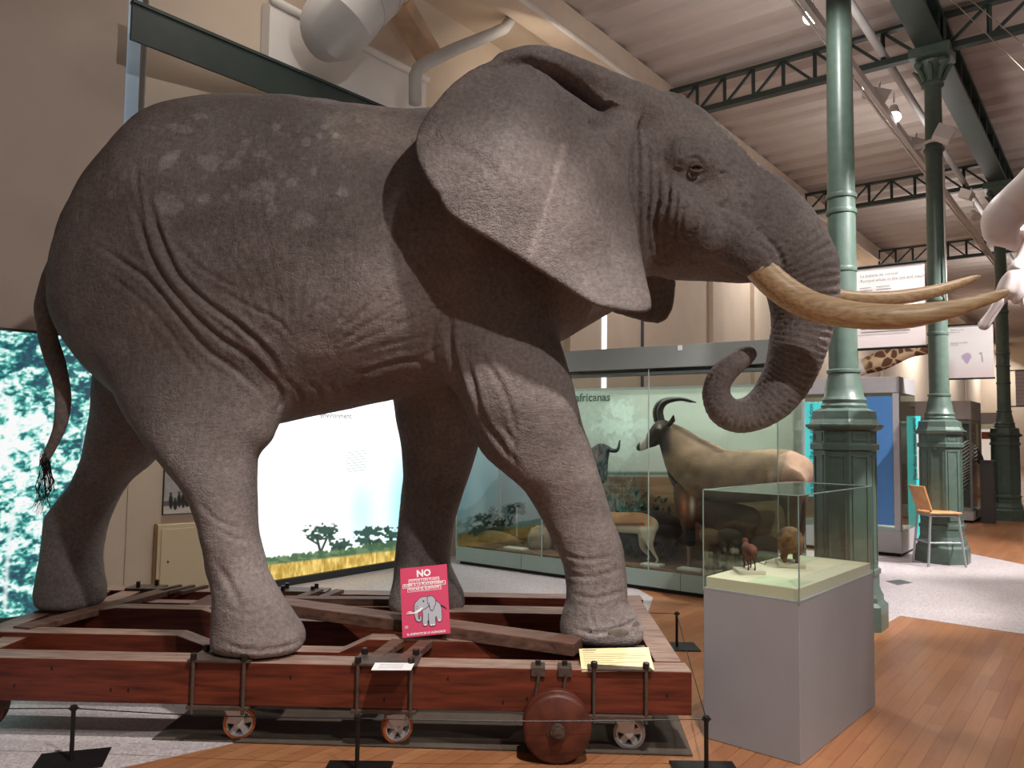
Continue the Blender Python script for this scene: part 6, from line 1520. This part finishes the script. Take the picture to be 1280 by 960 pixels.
for sy in (-1, 1):
    MB().tube([(-.14, sy*.15, sz+.05), (-.15, sy*.155, sz), (-.205, sy*.19, 0)], .015, 10).build('leg', lm, hc, local=True, smooth=60)
    MB().tube([(.20, sy*.155, sz), (.265, sy*.19, 0)], .015, 10).build('leg', lm, hc, local=True, smooth=60)
    MB().tube([(-.14, sy*.15, sz+.03), (-.165, sy*.15, .80)], .013, 8).build('back_upright', lm, hc, local=True, smooth=60)
MB().tube([(.23, -.17, .30), (-.18, -.172, .30), (-.18, .172, .30), (.23, .17, .30), (.23, -.17, .30)], .011, 8, cap=False).build('foot_rail', lm, hc, local=True, smooth=60)
MB().tube([(.20, -.15, sz-.02), (-.15, -.15, sz-.02), (-.15, .15, sz-.02), (.20, .15, sz-.02), (.20, -.15, sz-.02)], .012, 8, cap=False).build('seat_frame', lm, hc, local=True, smooth=60)
# ================================================================== light and view
w = bpy.data.worlds.new('hall_air'); SC.world = w; w.use_nodes = True
w.node_tree.nodes['Background'].inputs['Color'].default_value = (1.0, .93, .88, 1); w.node_tree.nodes['Background'].inputs['Strength'].default_value = .17
def lamp(name, kind, loc, tgt, energy, color=(1, .94, .88), size=.2, angle=60, blend=.4, sy=None):
    d = bpy.data.lights.new(name, kind); o = bpy.data.objects.new(name, d); COL.objects.link(o); o.location = loc
    o.rotation_euler = (Vector(tgt)-Vector(loc)).to_track_quat('-Z', 'Y').to_euler(); d.energy = energy; d.color = color
    if kind == 'AREA': d.shape = 'RECTANGLE'; d.size = size; d.size_y = sy or size
    else: d.shadow_soft_size = size
    if kind == 'SPOT': d.spot_size = math.radians(angle); d.spot_blend = blend
    return o
lamp('spot_key', 'SPOT', (3.6, -1.4, 6.6), (-.6, 4.7, 1.9), 1020, (1, .95, .91), size=.09, angle=62)
lamp('spot_top', 'SPOT', (.9, 8.6, 6.8), (.2, 5.0, 2.8), 560, (1, .95, .9), size=.15, angle=80)
lamp('spot_front', 'SPOT', (1.0, 1.3, 6.3), (-.3, 2.95, 0), 1700, (1, .95, .9), size=.1, angle=52, blend=.6)
# floodlights on the tracks washing the vaults
for i, (s_, e) in enumerate(((-7.5, 26), (-2.2, 26), (3.2, 30), (9.5, 36), (17, 44), (26, 60))):
    p = H(s_, .9, 5.7); lamp('uplight', 'AREA', p, p+Vector((0, 0, 1))+HL*.25, e, (1, .94, .90), size=1.2)
for s_, e in ((-1, 34), (6, 44), (15, 60)):
    p = H(s_, -2.6, 5.7); lamp('uplight', 'AREA', p, p+Vector((0, 0, 1))-HL*.2, e, (1, .94, .90), size=1.2)
# track spots aimed down
for loc, tgt, e, an in (((4.6, 7.2, 5.6), (3.9, 7.4, 0), 480, 80), ((7.2, 9.0, 5.4), (6.6, 9.2, 0), 520, 85), ((9.0, 12.6, 5.4), (8.6, 12.6, .5), 420, 85), (tuple(Ppl(1016, -4, H(0, .75), HL)), (2.3, 5.2, .9), 260, 60), ((4.6, 4.8, 5.6), (3.2, 4.6, 0), 240, 80)):
    lamp('spot_down', 'SPOT', loc, tgt, e, (1, .95, .92), size=.07, angle=an, blend=.6)
lamp('spot_column', 'SPOT', (2.1, 5.3, 5.6), (2.9, 6.9, 4.2), 260, (1, .98, .95), size=.05, angle=70, blend=.6)
lamp('banner_fill', 'SPOT', (4.9, 4.4, 5.4), (3.6, 6.9, 2.6), 2200, (1, .96, .95), size=.05, angle=45, blend=.5)  # added spot without a fitting, brightens the large banner
lamp('banner_fill', 'SPOT', (7.6, 7.8, 5.4), (6.2, 10.2, 2.4), 2400, (1, .96, .95), size=.05, angle=50, blend=.5)  # added likewise for the banner on the second column
lamp('spot_bones', 'SPOT', (2.6, 3.0, 5.6), (3.8, 5.6, 2.9), 50, (1, .96, .95), size=.05, angle=50, blend=.5)
# area lights inside the cases are added fill without fittings
for k in range(4):
    p = CC(CL*(k+.5)/4, .34, 2.28); lamp('case_fill', 'AREA', p, CC(CL*(k+.5)/4, .55, .9), 5.5, (1, 1, .96), size=.9, sy=.12)
p = D(LX*.5, WY*.5, 0); lamp('spot_pedestal', 'SPOT', (3.2, 4.6, 4.6), (p.x, p.y, .85), 320, (1, .95, .88), size=.05, angle=20, blend=.4)
lamp('case_fill', 'AREA', ZC+HU*.6+HL*1.2+Vector((0, 0, 1.95)), ZC+HU*.5+HL*1.2, 16, size=1.2, sy=.3)  # added fill over the zebra
lamp('spot_recess', 'SPOT', (-2.55, 6.75, 4.6), (-3.0, 7.5, .9), 330, (1, .93, .80), size=.06, angle=64, blend=.6)
# added area lights without fittings, brightening the long wall and the recess
p = H(-7.6, 3.6, 6.6); lamp('wall_fill', 'AREA', p, H(-6.8, 5.0, 4.6), 14, (1, .90, .80), size=1.0)
p = H(-3.6, 3.7, 6.4); lamp('wall_fill', 'AREA', p, H(-3.0, 5.0, 6.0), 9, (1, .86, .68), size=1.0)
for s_, e in ((0, 60), (6, 85), (14, 200), (24, 260), (33, 170), (42, 170)): p = H(s_, 3.3, 6.4); lamp('wall_fill', 'AREA', p, H(s_, 5.0, 3.6), e, (1, .95, .90), size=1.2)
SC.view_settings.view_transform = 'Standard'; SC.view_settings.look = 'None'; SC.view_settings.exposure = 0; SC.view_settings.gamma = 1
SC.view_settings.use_curve_mapping = False
SC.cycles.use_denoising = True; SC.cycles.max_bounces = 8; SC.cycles.transparent_max_bounces = 16; SC.cycles.sample_clamp_indirect = 4
